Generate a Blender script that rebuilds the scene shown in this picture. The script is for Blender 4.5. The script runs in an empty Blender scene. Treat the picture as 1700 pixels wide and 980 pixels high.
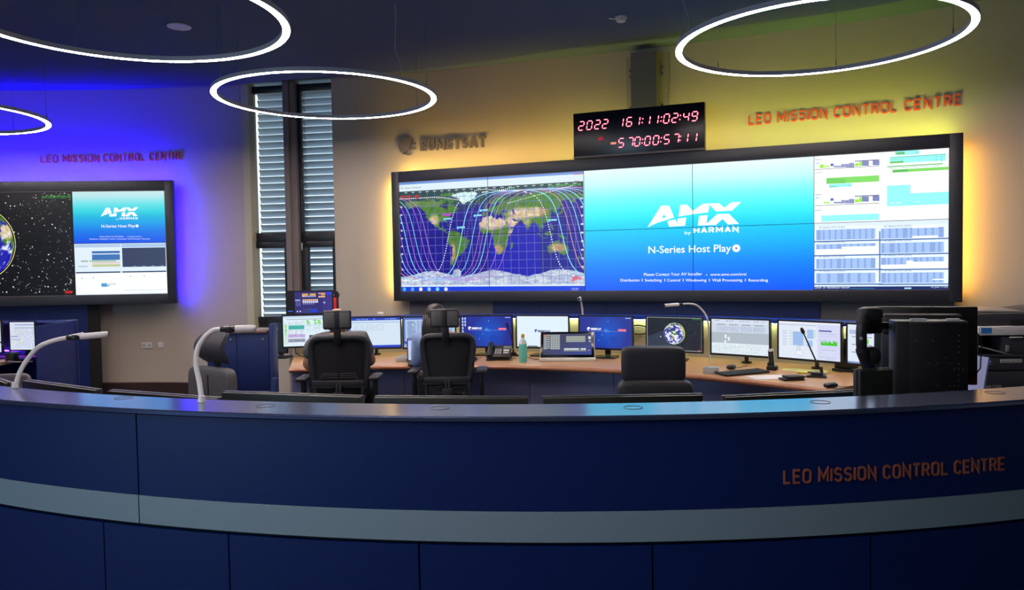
import bpy, bmesh, math, random
from mathutils import Vector, Matrix, Euler
from mathutils.geometry import interpolate_bezier
from math import sin, cos, pi, radians, sqrt, atan2, atan, hypot, exp
S = bpy.context.scene
C = S.collection
random.seed(7)

# ------------------------------------------------------------------ camera
FPX, EYE, PITCH, ROLL = 1277.0, 1.65, atan(49/1277), -0.0165
_F = Vector((0, cos(PITCH), -sin(PITCH))); _U0 = Vector((0, sin(PITCH), cos(PITCH))); _R0 = Vector((1, 0, 0))
_R = cos(ROLL)*_R0+sin(ROLL)*_U0; _U = -sin(ROLL)*_R0+cos(ROLL)*_U0
cam = bpy.data.objects.new('camera', bpy.data.cameras.new('camera')); C.objects.link(cam)
cam.data.sensor_width = 36; cam.data.lens = FPX/1700*36
cam.matrix_world = Matrix(((_R.x, _U.x, -_F.x, 0), (_R.y, _U.y, -_F.y, 0), (_R.z, _U.z, -_F.z, EYE), (0, 0, 0, 1)))
cam.data.clip_start = .05
S.camera = cam
def ray(x, y): return _F+_R*((x-850)/FPX)-_U*((y-490)/FPX)
def gz(x, y, z):
    d = ray(x, y); return d*((z-EYE)/d.z)+Vector((0, 0, EYE))
def gy(x, y, Y):
    d = ray(x, y); return d*(Y/d.y)+Vector((0, 0, EYE))

# ------------------------------------------------------------------ world, exposure
S.view_settings.view_transform = 'Standard'; S.view_settings.look = 'None'
S.view_settings.exposure = 0.0; S.view_settings.gamma = 1.0; S.view_settings.use_curve_mapping = False
W = bpy.data.worlds.new('sky'); S.world = W; W.use_nodes = True
_n = W.node_tree.nodes; _l = W.node_tree.links
_tc = _n.new('ShaderNodeTexCoord'); _sx = _n.new('ShaderNodeSeparateXYZ'); _rp = _n.new('ShaderNodeValToRGB')
_l.new(_tc.outputs['Generated'], _sx.inputs[0]); _l.new(_sx.outputs['Z'], _rp.inputs[0])
_rp.color_ramp.elements[0].position = .42; _rp.color_ramp.elements[0].color = (.34, .38, .40, 1)
_rp.color_ramp.elements[1].position = .56; _rp.color_ramp.elements[1].color = (.70, .86, 1, 1)
_l.new(_rp.outputs[0], _n['Background'].inputs[0]); _n['Background'].inputs[1].default_value = 4.2

def lin(c):
    return tuple((v/255/12.92 if v/255 <= .04045 else ((v/255+.055)/1.055)**2.4) for v in c)

# room plan measured from the photograph: vertical screen walls are straight, the wall bows behind them
CEIL = 4.08
TH = .381                                            # heading of the right-hand video wall
VW0 = Vector((-1.475, 9.587, 1.231)); VWD = Vector((cos(TH), -sin(TH), 0)); VWN = Vector((-sin(TH), -cos(TH), 0)); VWW, VWH = 6.19, 1.6
TL = atan2(10.04-9.89, 2.21)
LWR = Vector((-4.385, 10.035, 1.231)); LWD = Vector((cos(TL), sin(TL), 0)); LWN = Vector((sin(TL), -cos(TL), 0)); LWW = 5.6
LW0 = LWR-LWD*LWW

# ------------------------------------------------------------------ lights
def area(name, loc, direction, sx, sy, power, col, xdir=None, spread=None):
    L = bpy.data.lights.new(name, 'AREA'); L.shape = 'RECTANGLE'; L.size = sx; L.size_y = sy; L.energy = power; L.color = col
    if spread: L.spread = spread
    o = bpy.data.objects.new(name, L); C.objects.link(o)
    z = -Vector(direction).normalized(); x = Vector(xdir or (1, 0, 0)); x = (x-z*x.dot(z)).normalized(); y = z.cross(x)
    o.matrix_world = Matrix(((x.x, y.x, z.x, loc[0]), (x.y, y.y, z.y, loc[1]), (x.z, y.z, z.z, loc[2]), (0, 0, 0, 1)))
    return o
UP = Vector((0, 0, 1))
BLUE = (.015, .0, 1.0); GOLD = (1, .62, .10); LIME = (.80, .86, .09)
def halo(P0, D, N, w, h, specs):
    """LED strips fixed behind a video wall frame, shining outward on to the wall"""
    for side, a, b, power, col in specs:
        if side == 't': loc = P0+D*((a+b)/2)-N*.085+UP*(h-.03); d = UP*1.0-N*.12; x = D; L = b-a
        if side == 'r': loc = P0+D*(w-.02)-N*.08+UP*((a+b)/2); d = D-N*.4; x = UP; L = b-a
        if side == 'l': loc = P0+D*.03-N*.085+UP*((a+b)/2); d = -D-N*.4; x = UP; L = b-a
        area('led_strip_light', loc, d, L, .03, power, col, x)
halo(VW0, VWD, VWN, VWW, VWH, [('t', .1, 2.2, 12, GOLD), ('t', 2.2, 4.2, 13.5, (.95, .80, .13)), ('t', 4.2, 6.1, 13, LIME), ('r', .1, 1.5, 7.5, (1, .52, .08)), ('l', .1, 1.5, 10, GOLD)])
halo(LW0, LWD, LWN, LWW, VWH, [('t', .1, 5.5, 210, BLUE), ('r', .05, 1.55, 24, BLUE)])
# added bluish fill lamp behind the camera for the counter front, no window built
area('cool_fill_light', (-7.0, -2.2, 2.0), (.80, .55, -.18), 2.6, 2.0, 150, (.5, .77, 1.0))

# ------------------------------------------------------------------ materials
def mat(name, col, rough=.5, metal=0, emis=None, estr=0, noise=0, nscale=60, bump=0, bscale=200, spec=None, alpha=None, trans=0, coat=0):
    m = bpy.data.materials.new(name); m.use_nodes = True
    n = m.node_tree.nodes; l = m.node_tree.links; b = n['Principled BSDF']
    c = lin(col) if max(col) > 1.5 else tuple(col)
    b.inputs['Base Color'].default_value = (*c, 1); b.inputs['Roughness'].default_value = rough; b.inputs['Metallic'].default_value = metal
    if spec is not None: b.inputs['Specular IOR Level'].default_value = spec
    if trans: b.inputs['Transmission Weight'].default_value = trans
    if coat: b.inputs['Coat Weight'].default_value = coat
    if emis:
        b.inputs['Emission Color'].default_value = (*(lin(emis) if max(emis) > 1.5 else emis), 1); b.inputs['Emission Strength'].default_value = estr
    if noise or bump:
        tc = n.new('ShaderNodeTexCoord')
    if noise:
        t = n.new('ShaderNodeTexNoise'); t.inputs['Scale'].default_value = nscale; t.inputs['Detail'].default_value = 4
        l.new(tc.outputs['Object'], t.inputs['Vector'])
        mx = n.new('ShaderNodeMixRGB'); mx.blend_type = 'MIX'
        mx.inputs[1].default_value = (*[v*(1-noise) for v in c], 1); mx.inputs[2].default_value = (*[min(1, v*(1+noise)) for v in c], 1)
        l.new(t.outputs['Fac'], mx.inputs[0]); l.new(mx.outputs[0], b.inputs['Base Color'])
    if bump:
        t2 = n.new('ShaderNodeTexNoise'); t2.inputs['Scale'].default_value = bscale; l.new(tc.outputs['Object'], t2.inputs['Vector'])
        bp = n.new('ShaderNodeBump'); bp.inputs['Strength'].default_value = bump; bp.inputs['Distance'].default_value = .002
        l.new(t2.outputs['Fac'], bp.inputs['Height']); l.new(bp.outputs[0], b.inputs['Normal'])
    return m
def wood(name, a, b_, rough=.4, scale=1.0):
    m = mat(name, a, rough); n = m.node_tree.nodes; l = m.node_tree.links; b = n['Principled BSDF']
    tc = n.new('ShaderNodeTexCoord'); mp = n.new('ShaderNodeMapping'); mp.inputs['Scale'].default_value = (1.2*scale, 14*scale, 14*scale)
    t = n.new('ShaderNodeTexNoise'); t.inputs['Scale'].default_value = 3; t.inputs['Detail'].default_value = 6; t.inputs['Distortion'].default_value = .6
    r = n.new('ShaderNodeValToRGB'); r.color_ramp.elements[0].position = .3; r.color_ramp.elements[1].position = .7
    r.color_ramp.elements[0].color = (*lin(a), 1); r.color_ramp.elements[1].color = (*lin(b_), 1)
    l.new(tc.outputs['Object'], mp.inputs[0]); l.new(mp.outputs[0], t.inputs['Vector']); l.new(t.outputs['Fac'], r.inputs[0]); l.new(r.outputs[0], b.inputs['Base Color'])
    return m
def emit_attr(name, strength=1.0):
    """a lit screen: its picture is a colour layer on the mesh, under a slightly glossy front"""
    m = bpy.data.materials.new(name); m.use_nodes = True; n = m.node_tree.nodes; l = m.node_tree.links; b = n['Principled BSDF']
    a = n.new('ShaderNodeAttribute'); a.attribute_name = 'Col'
    b.inputs['Base Color'].default_value = (.004, .004, .005, 1); b.inputs['Roughness'].default_value = .35
    l.new(a.outputs['Color'], b.inputs['Emission Color']); b.inputs['Emission Strength'].default_value = strength
    return m
M = {}
M['wall'] = mat('wall_plaster', (176, 166, 152), .85, noise=.03, nscale=3, bump=.25, bscale=260)
M['ceiling'] = mat('ceiling_paint', (84, 106, 122), .9, noise=.04, nscale=2, bump=.15)
M['panel_ceiling'] = mat('ceiling_panel', (68, 84, 116), .9, noise=.04, nscale=2, bump=.15)
M['floor'] = mat('floor_carpet', (60, 62, 70), .9, noise=.25, nscale=300)
M['skirting'] = mat('skirting', (56, 40, 38), .5)
M['navy'] = mat('navy_laminate', (3, 30, 88), .42, noise=.04, nscale=8, bump=.35, bscale=420, spec=.35)
M['navy2'] = mat('navy_console_board', (16, 36, 96), .5, bump=.2, bscale=300)
M['band'] = mat('grey_band_laminate', (118, 140, 154), .5, noise=.03, nscale=10, bump=.3, bscale=420)
M['gap'] = mat('shadow_gap', (8, 10, 18), .7)
M['countertop'] = mat('counter_top_metallic', (114, 130, 176), .17, .88, noise=.03, nscale=20)
M['frame_dark'] = mat('video_wall_frame', (40, 42, 50), .45, noise=.03)
M['winframe'] = mat('window_frame', (26, 26, 32), .4)
M['mullion'] = mat('mullion_paint', (120, 110, 108), .7)
M['jamb'] = mat('jamb_paint', (186, 180, 156), .7)
M['slat'] = mat('blind_slat', (178, 190, 200), .4)
M['glass'] = None
M['black'] = mat('black_plastic', (15, 15, 19), .42)
M['black2'] = mat('dark_plastic', (26, 27, 33), .5, bump=.2, bscale=500)
M['chair_plastic'] = mat('chair_plastic', (42, 43, 50), .45)
M['matte'] = mat('matte_black', (12, 12, 15), .7)
M['white_plastic'] = mat('white_plastic', (214, 212, 210), .35)
M['lightgrey'] = mat('light_grey_plastic', (176, 178, 180), .4)
M['chrome'] = mat('chrome', (200, 200, 205), .15, 1)
M['alu'] = mat('brushed_aluminium', (170, 172, 178), .3, .9)
M['desk'] = wood('desk_cherry', (172, 130, 92), (198, 156, 114), .32)
M['desk_edge'] = wood('desk_edge_wood', (152, 100, 72), (172, 118, 86), .35)
M['modesty'] = mat('modesty_panel', (150, 156, 204), .33, noise=.04, nscale=30)
M['hutch'] = mat('hutch_panel', (186, 178, 168), .6)
M['fabric'] = mat('grey_fabric', (92, 92, 96), .95, noise=.12, nscale=400, bump=.4, bscale=600)
M['mesh'] = mat('black_mesh', (16, 17, 24), .8, bump=.5, bscale=900)
M['leather'] = mat('black_leather', (46, 46, 52), .5, bump=.25, bscale=250)
M['screen'] = emit_attr('lit_screen', 1.0)
M['screen_hi'] = emit_attr('lit_screen_bright', 1.15)
M['ringlight'] = mat('ring_diffuser', (255, 255, 255), .4, emis=(1, .86, .80), estr=80)
M['ringmetal'] = mat('ring_housing', (196, 194, 204), .4)
M['orange'] = mat('orange_letters', (206, 74, 34), .5)
M['copper'] = mat('copper_letters', (150, 84, 66), .5)
M['greymetal'] = mat('grey_sign_metal', (100, 92, 90), .55)
M['duct'] = mat('grey_duct', (104, 102, 104), .55, .2)
def glass():
    m = bpy.data.materials.new('window_glass'); m.use_nodes = True; n = m.node_tree.nodes; l = m.node_tree.links
    n.remove(n['Principled BSDF']); tr = n.new('ShaderNodeBsdfTransparent'); gl = n.new('ShaderNodeBsdfGlossy'); gl.inputs['Roughness'].default_value = .01
    fr = n.new('ShaderNodeFresnel'); fr.inputs['IOR'].default_value = 1.6; mx = n.new('ShaderNodeMixShader')
    tr.inputs[0].default_value = (.93, .97, 1, 1)
    l.new(fr.outputs[0], mx.inputs[0]); l.new(tr.outputs[0], mx.inputs[1]); l.new(gl.outputs[0], mx.inputs[2]); l.new(mx.outputs[0], n['Material Output'].inputs[0])
    return m
M['glass'] = glass()

# ------------------------------------------------------------------ mesh building
class MB:
    def __init__(s): s.bm = bmesh.new()
    def _xf(s, vs, mtx):
        if mtx is not None: bmesh.ops.transform(s.bm, matrix=mtx, verts=vs)
    def box(s, c, d, rot=None, bev=0, seg=2, mtx=None):
        m = Matrix.Translation(Vector(c))
        if rot is not None: m = m @ (rot if isinstance(rot, Matrix) else Euler(rot).to_matrix().to_4x4())
        r = bmesh.ops.create_cube(s.bm, size=1, matrix=m @ Matrix.Diagonal((*d, 1)))
        vs = r['verts']
        if bev:
            es = list({e for v in vs for e in v.link_edges})
            o = bmesh.ops.bevel(s.bm, geom=es, offset=min(bev, min(d)*.49), segments=seg, affect='EDGES', profile=.5)
            vs = list({v for f in o['faces'] for v in f.verts} | {v for v in vs if v.is_valid})
        s._xf(vs, mtx); return s
    def cyl(s, p0, p1, r0, r1=None, n=16):
        p0, p1 = Vector(p0), Vector(p1); d = p1-p0; q = Vector((0, 0, 1)).rotation_difference(d.normalized()).to_matrix().to_4x4()
        bmesh.ops.create_cone(s.bm, cap_ends=True, segments=n, radius1=r0, radius2=r0 if r1 is None else r1, depth=d.length, matrix=Matrix.Translation((p0+p1)/2) @ q)
        return s
    def tube(s, pts, r, n=10, closed=False, flat=1.0):
        P = [Vector(p) for p in pts]; N = len(P); rings = []
        T = [((P[(i+1) % N]-P[i-1]) if closed else (P[min(i+1, N-1)]-P[max(i-1, 0)])).normalized() for i in range(N)]
        u = Vector((0, 0, 1)) if abs(T[0].z) < .9 else Vector((1, 0, 0)); u = (u-T[0]*u.dot(T[0])).normalized()
        for i in range(N):
            u = (u-T[i]*u.dot(T[i])).normalized(); w = T[i].cross(u); rr = r[i] if isinstance(r, (list, tuple)) else r
            rings.append([s.bm.verts.new(P[i]+(u*cos(2*pi*k/n)*flat+w*sin(2*pi*k/n))*rr) for k in range(n)])
        for i in range(N if closed else N-1):
            a, b = rings[i], rings[(i+1) % N]
            for k in range(n): s.bm.faces.new((a[k], a[(k+1) % n], b[(k+1) % n], b[k]))
        if not closed: s.bm.faces.new(rings[0][::-1]); s.bm.faces.new(rings[-1])
        return s
    def lathe(s, prof, n=24, mtx=None):
        rings = []
        for r, z in prof:
            rings.append([s.bm.verts.new((r*cos(2*pi*k/n), r*sin(2*pi*k/n), z)) for k in range(n)] if r > 1e-6 else [s.bm.verts.new((0, 0, z))])
        for a, b in zip(rings, rings[1:]):
            for k in range(n):
                k2 = (k+1) % n
                if len(a) == 1 and len(b) == 1: continue
                if len(a) == 1: s.bm.faces.new((a[0], b[k], b[k2]))
                elif len(b) == 1: s.bm.faces.new((a[k], a[k2], b[0]))
                else: s.bm.faces.new((a[k], a[k2], b[k2], b[k]))
        if len(rings[0]) > 1: s.bm.faces.new(rings[0][::-1])
        if len(rings[-1]) > 1: s.bm.faces.new(rings[-1])
        s._xf([v for r in rings for v in r], mtx); return s
    def prism(s, poly, z0, z1, mtx=None):
        a = [s.bm.verts.new((x, y, z0)) for x, y in poly]; b = [s.bm.verts.new((x, y, z1)) for x, y in poly]; n = len(poly)
        for f in (a[::-1], b): s.bm.faces.new(f)
        for i in range(n): s.bm.faces.new((a[i], a[(i+1) % n], b[(i+1) % n], b[i]))
        s._xf(a+b, mtx); return s
    def arc(s, cx, cy, r0, r1, a0, a1, z0, z1, n=48):
        """curved slab about (cx,cy); angles run clockwise from +Y"""
        R = []
        for i in range(n+1):
            t = a0+(a1-a0)*i/n; q = [(r0, z0), (r1, z0), (r1, z1), (r0, z1)]
            R.append([s.bm.verts.new((cx+r*sin(t), cy+r*cos(t), z)) for r, z in q])
        for a, b in zip(R, R[1:]):
            for k in range(4): s.bm.faces.new((a[k], b[k], b[(k+1) % 4], a[(k+1) % 4]))
        s.bm.faces.new(R[0]); s.bm.faces.new(R[-1][::-1]); return s
    def sweep(s, prof, path_pts, outs):
        """profile points (out, z) swept along a plan path with outward vectors"""
        R = [[s.bm.verts.new((p[0]+o[0]*u, p[1]+o[1]*u, z)) for u, z in prof] for p, o in zip(path_pts, outs)]
        n = len(prof)
        for a, b in zip(R, R[1:]):
            for k in range(n): s.bm.faces.new((a[k], b[k], b[(k+1) % n], a[(k+1) % n]))
        s.bm.faces.new(R[0]); s.bm.faces.new(R[-1][::-1]); return s
    def pad(s, c, d, p=4.0, mtx=None, n=24, m=14):
        """superellipsoid cushion"""
        def sg(v, e): return math.copysign(abs(v)**e, v)
        e = 2/p; vs = []; rings = []
        for i in range(m+1):
            v = -pi/2+pi*i/m
            if i in (0, m): rings.append([s.bm.verts.new((0, 0, d[2]/2*(-1 if i == 0 else 1)))])
            else: rings.append([s.bm.verts.new((d[0]/2*sg(cos(v), e)*sg(cos(2*pi*k/n), e), d[1]/2*sg(cos(v), e)*sg(sin(2*pi*k/n), e), d[2]/2*sg(sin(v), e))) for k in range(n)])
        for a, b in zip(rings, rings[1:]):
            for k in range(n):
                k2 = (k+1) % n
                if len(a) == 1: s.bm.faces.new((a[0], b[k2], b[k]))
                elif len(b) == 1: s.bm.faces.new((a[k], a[k2], b[0]))
                else: s.bm.faces.new((a[k], a[k2], b[k2], b[k]))
        vs = [v for r in rings for v in r]
        bmesh.ops.translate(s.bm, verts=vs, vec=Vector(c)); s._xf(vs, mtx); return s
    def bend(s, fn):
        for v in s.bm.verts: v.co = Vector(fn(v.co))
        return s
    def build(s, name, m, parent=None, smooth=35, label=None, mtx=None):
        bmesh.ops.recalc_face_normals(s.bm, faces=s.bm.faces[:])
        me = bpy.data.meshes.new(name); s.bm.to_mesh(me); s.bm.free()
        for mm in (m if isinstance(m, (list, tuple)) else [m]): me.materials.append(M[mm] if isinstance(mm, str) else mm)
        if smooth: me.shade_smooth(); me.set_sharp_from_angle(angle=radians(smooth))
        o = bpy.data.objects.new(name, me); C.objects.link(o)
        if parent: o.parent = parent
        if mtx is not None: o.matrix_local = mtx
        if label: o['label'] = label
        return o
def tag(o, label, cat, group=None, kind=None):
    if label: o['label'] = label
    if cat: o['category'] = cat
    if group: o['group'] = group
    if kind: o['kind'] = kind
    return o
def struct(o, label=None):
    o['kind'] = 'structure'
    if label: o['label'] = label
    return o
def thing(name, label, cat, loc=(0, 0, 0), rz=0, group=None, mtx=None):
    o = bpy.data.objects.new(name, None); C.objects.link(o); o.empty_display_size = .1
    if mtx is not None: o.matrix_world = mtx
    else: o.location = loc; o.rotation_euler = (0, 0, rz)
    return tag(o, label, cat, group)
def frame3(o, x, y, z):
    x, y, z = Vector(x), Vector(y), Vector(z)
    return Matrix(((x.x, y.x, z.x, o[0]), (x.y, y.y, z.y, o[1]), (x.z, y.z, z.z, o[2]), (0, 0, 0, 1)))
_dg = None
def text_mesh(txt, size, extrude=0, sx=1.0, align='LEFT', bold=0.0, spacing=1.0, bev=0):
    cu = bpy.data.curves.new('t', 'FONT'); cu.body = txt; cu.size = size; cu.extrude = extrude; cu.align_x = align; cu.offset = bold; cu.space_character = spacing; cu.resolution_u = 3
    ob = bpy.data.objects.new('t', cu); C.objects.link(ob)
    me = bpy.data.meshes.new_from_object(ob.evaluated_get(bpy.context.evaluated_depsgraph_get()))
    bpy.data.objects.remove(ob); bpy.data.curves.remove(cu)
    for v in me.vertices: v.co.x *= sx
    return me
def text_fit(txt, w, h, extrude=0, bold=0.0, spacing=1.0):
    """text scaled to a width and a capital height, its lower left corner at 0,0"""
    me = text_mesh(txt, 1, 0, bold=bold, spacing=spacing)
    xs = [v.co.x for v in me.vertices]; ys = [v.co.y for v in me.vertices]
    base = 0.0; top = max(ys); x0, x1 = min(xs), max(xs); kx, ky = w/(x1-x0), h/(top-base)
    bm = bmesh.new(); bm.from_mesh(me); bpy.data.meshes.remove(me)
    for v in bm.verts: v.co.x = (v.co.x-x0)*kx; v.co.y = (v.co.y-base)*ky; v.co.z = 0
    if extrude:
        bmesh.ops.remove_doubles(bm, verts=bm.verts[:], dist=1e-5)
        r = bmesh.ops.extrude_face_region(bm, geom=bm.faces[:])
        for v in [g for g in r['geom'] if isinstance(g, bmesh.types.BMVert)]: v.co.z += extrude
    return bm

# strokes of the condensed sign letters: unit height, own widths
def arcp(cx, cy, rx, ry, a0, a1, n=8): return [(cx+rx*cos(radians(a0+(a1-a0)*i/n)), cy+ry*sin(radians(a0+(a1-a0)*i/n))) for i in range(n+1)]
def _o(w): r = .24; return arcp(w-r, 1-r, r, r, 0, 90)+arcp(r, 1-r, r, r, 90, 180)+arcp(r, r, r, r, 180, 270)+arcp(w-r, r, r, r, 270, 360)
GL = {'L': (.46, [[(0, 1), (0, 0), (.46, 0)]], 0), 'E': (.48, [[(.48, 1), (0, 1), (0, 0), (.48, 0)], [(0, .5), (.42, .5)]], 0), 'O': (.56, [_o(.56)], 1), 'M': (.68, [[(0, 0), (0, 1), (.34, .32), (.68, 1), (.68, 0)]], 0), 'I': (.0, [[(0, 0), (0, 1)]], 0),
 'S': (.5, [arcp(.27, .77, .23, .23, 20, 90, 5)+arcp(.22, .765, .22, .235, 90, 270, 9)+arcp(.27, .265, .23, .265, 90, -90, 9)+arcp(.24, .24, .24, .24, 270, 200, 5)], 0), 'N': (.56, [[(0, 0), (0, 1), (.56, 0), (.56, 1)]], 0),
 'C': (.52, [arcp(.28, .74, .24, .26, 15, 90, 5)+arcp(.26, .74, .26, .26, 90, 180, 6)+arcp(.26, .26, .26, .26, 180, 270, 6)+arcp(.28, .26, .24, .26, 270, 345, 5)], 0), 'U': (.56, [[(0, 1)]+arcp(.26, .26, .26, .26, 180, 270, 6)+arcp(.30, .26, .26, .26, 270, 360, 6)+[(.56, 1)]], 0), 'A': (.60, [[(0, 0), (.30, 1), (.60, 0)], [(.12, .30), (.48, .30)]], 0), 'H': (.56, [[(0, 0), (0, 1)], [(.56, 0), (.56, 1)], [(0, .5), (.56, .5)]], 0), 'T': (.52, [[(0, 1), (.52, 1)], [(.26, 1), (.26, 0)]], 0), 'R': (.52, [[(0, 0), (0, 1)]+[(.25, 1)]+arcp(.27, .74, .23, .26, 90, -90, 8)+[(0, .48)], [(.26, .48), (.52, 0)]], 0)}
def sign_bm(txt, w, h, th, sw=.15):
    """letters of stroke sw, w wide, h high, th thick"""
    adv = []; x = 0
    for ch in txt:
        if ch == ' ': x += .42; continue
        adv.append((ch, x)); x += GL[ch][0]+sw+.17
    tot = x-.17; k = w/tot; s_ = sw; bm = bmesh.new(); kh = h
    for ch, x0 in adv:
        for st in GL[ch][1]:
            P = [Vector((x0+s_/2+a, s_/2+b_*(1-s_))) for a, b_ in st]; cl = GL[ch][2]
            if cl and (P[0]-P[-1]).length < 1e-4: P.pop()
            N_ = len(P); Lf, Rt = [], []
            for i in range(N_):
                d0 = (P[i]-P[i-1]).normalized() if (i or cl) else None; d1 = (P[(i+1) % N_]-P[i]).normalized() if (i < N_-1 or cl) else None
                d0 = d0 or d1; d1 = d1 or d0; n0 = Vector((-d0.y, d0.x)); n1 = Vector((-d1.y, d1.x)); m_ = (n0+n1)
                m_ = m_.normalized()/max(.35, m_.normalized().dot(n0)) if m_.length > 1e-4 else n0
                e = Vector((0, 0))
                Lf.append(P[i]+m_*s_/2+e); Rt.append(P[i]-m_*s_/2+e)
            if not cl:
                if st[0][0] == st[1][0] or st[0][1] == st[1][1]: pass
            rng = range(N_) if cl else range(N_-1)
            V = [[bm.verts.new((q.x*k, q.y*kh, z)) for q in Q] for Q in (Lf, Rt) for z in (0, th)]
            for i in rng:
                j = (i+1) % N_; a0, a1, c0_, c1_ = V[0], V[1], V[2], V[3]
                bm.faces.new((a1[i], c1_[i], c1_[j], a1[j])); bm.faces.new((a0[i], a0[j], c0_[j], c0_[i])); bm.faces.new((a0[i], a1[i], a1[j], a0[j])); bm.faces.new((c0_[i], c0_[j], c1_[j], c1_[i]))
            if not cl:
                for i in (0, N_-1): bm.faces.new((V[0][i], V[2][i], V[3][i], V[1][i]))
    return bm

HV = {'E': (.56, [[(0, 0), (.56, 0), (.56, .21), (.25, .21), (.25, .40), (.50, .40), (.50, .60), (.25, .60), (.25, .79), (.56, .79), (.56, 1), (0, 1)]]), 'T': (.64, [[(.195, 0), (.445, 0), (.445, .78), (.64, .78), (.64, 1), (0, 1), (0, .78), (.195, .78)]]),
 'M': (.86, [[(0, 0), (.22, 0), (.22, .6), (.36, .14), (.50, .14), (.64, .6), (.64, 0), (.86, 0), (.86, 1), (.58, 1), (.43, .5), (.28, 1), (0, 1)]]), 'A': (.76, [[(0, 0), (.25, 0), (.30, .2), (.46, .2), (.51, 0), (.76, 0), (.50, 1), (.26, 1)]]),
 'U': (.66, [[(.33+.33*cos(radians(a)), .30+.30*sin(radians(a))) for a in range(180, 361, 15)]+[(.66, 1), (.42, 1), (.42, .32)]+[(.33+.09*cos(radians(a)), .30+.09*sin(radians(a))) for a in range(360, 179, -30)]+[(.24, 1), (0, 1)]]),
 'S': (.60, [arcp(.29, .70, .29, .30, 28, 90, 5)+arcp(.29, .70, .29, .30, 90, 250, 9)+arcp(.29, .31, .09, .11, 75, -90, 6)+arcp(.28, .32, .12, .12, 270, 210, 3)+arcp(.30, .30, .30, .30, 205, 270, 5)+arcp(.30, .30, .30, .30, 270, 425, 9)+arcp(.29, .69, .08, .11, 262, 90, 6)+arcp(.30, .68, .10, .12, 90, 30, 3)])}
def heavy_bm(txt, w, h, th):
    x = 0; bm = bmesh.new(); tot = sum(HV[c][0]+.09 for c in txt)-.09; k = w/tot
    for ch in txt:
        for P in HV[ch][1]:
            f = bm.faces.new([bm.verts.new(((x+a)*k, b_*h, 0)) for a, b_ in P])
            if th:
                r = bmesh.ops.extrude_face_region(bm, geom=[f]); bmesh.ops.translate(bm, verts=[g for g in r['geom'] if isinstance(g, bmesh.types.BMVert)], vec=(0, 0, th))
        x += HV[ch][0]+.09
    bmesh.ops.triangulate(bm, faces=[f for f in bm.faces if len(f.verts) > 4]); return bm

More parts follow.
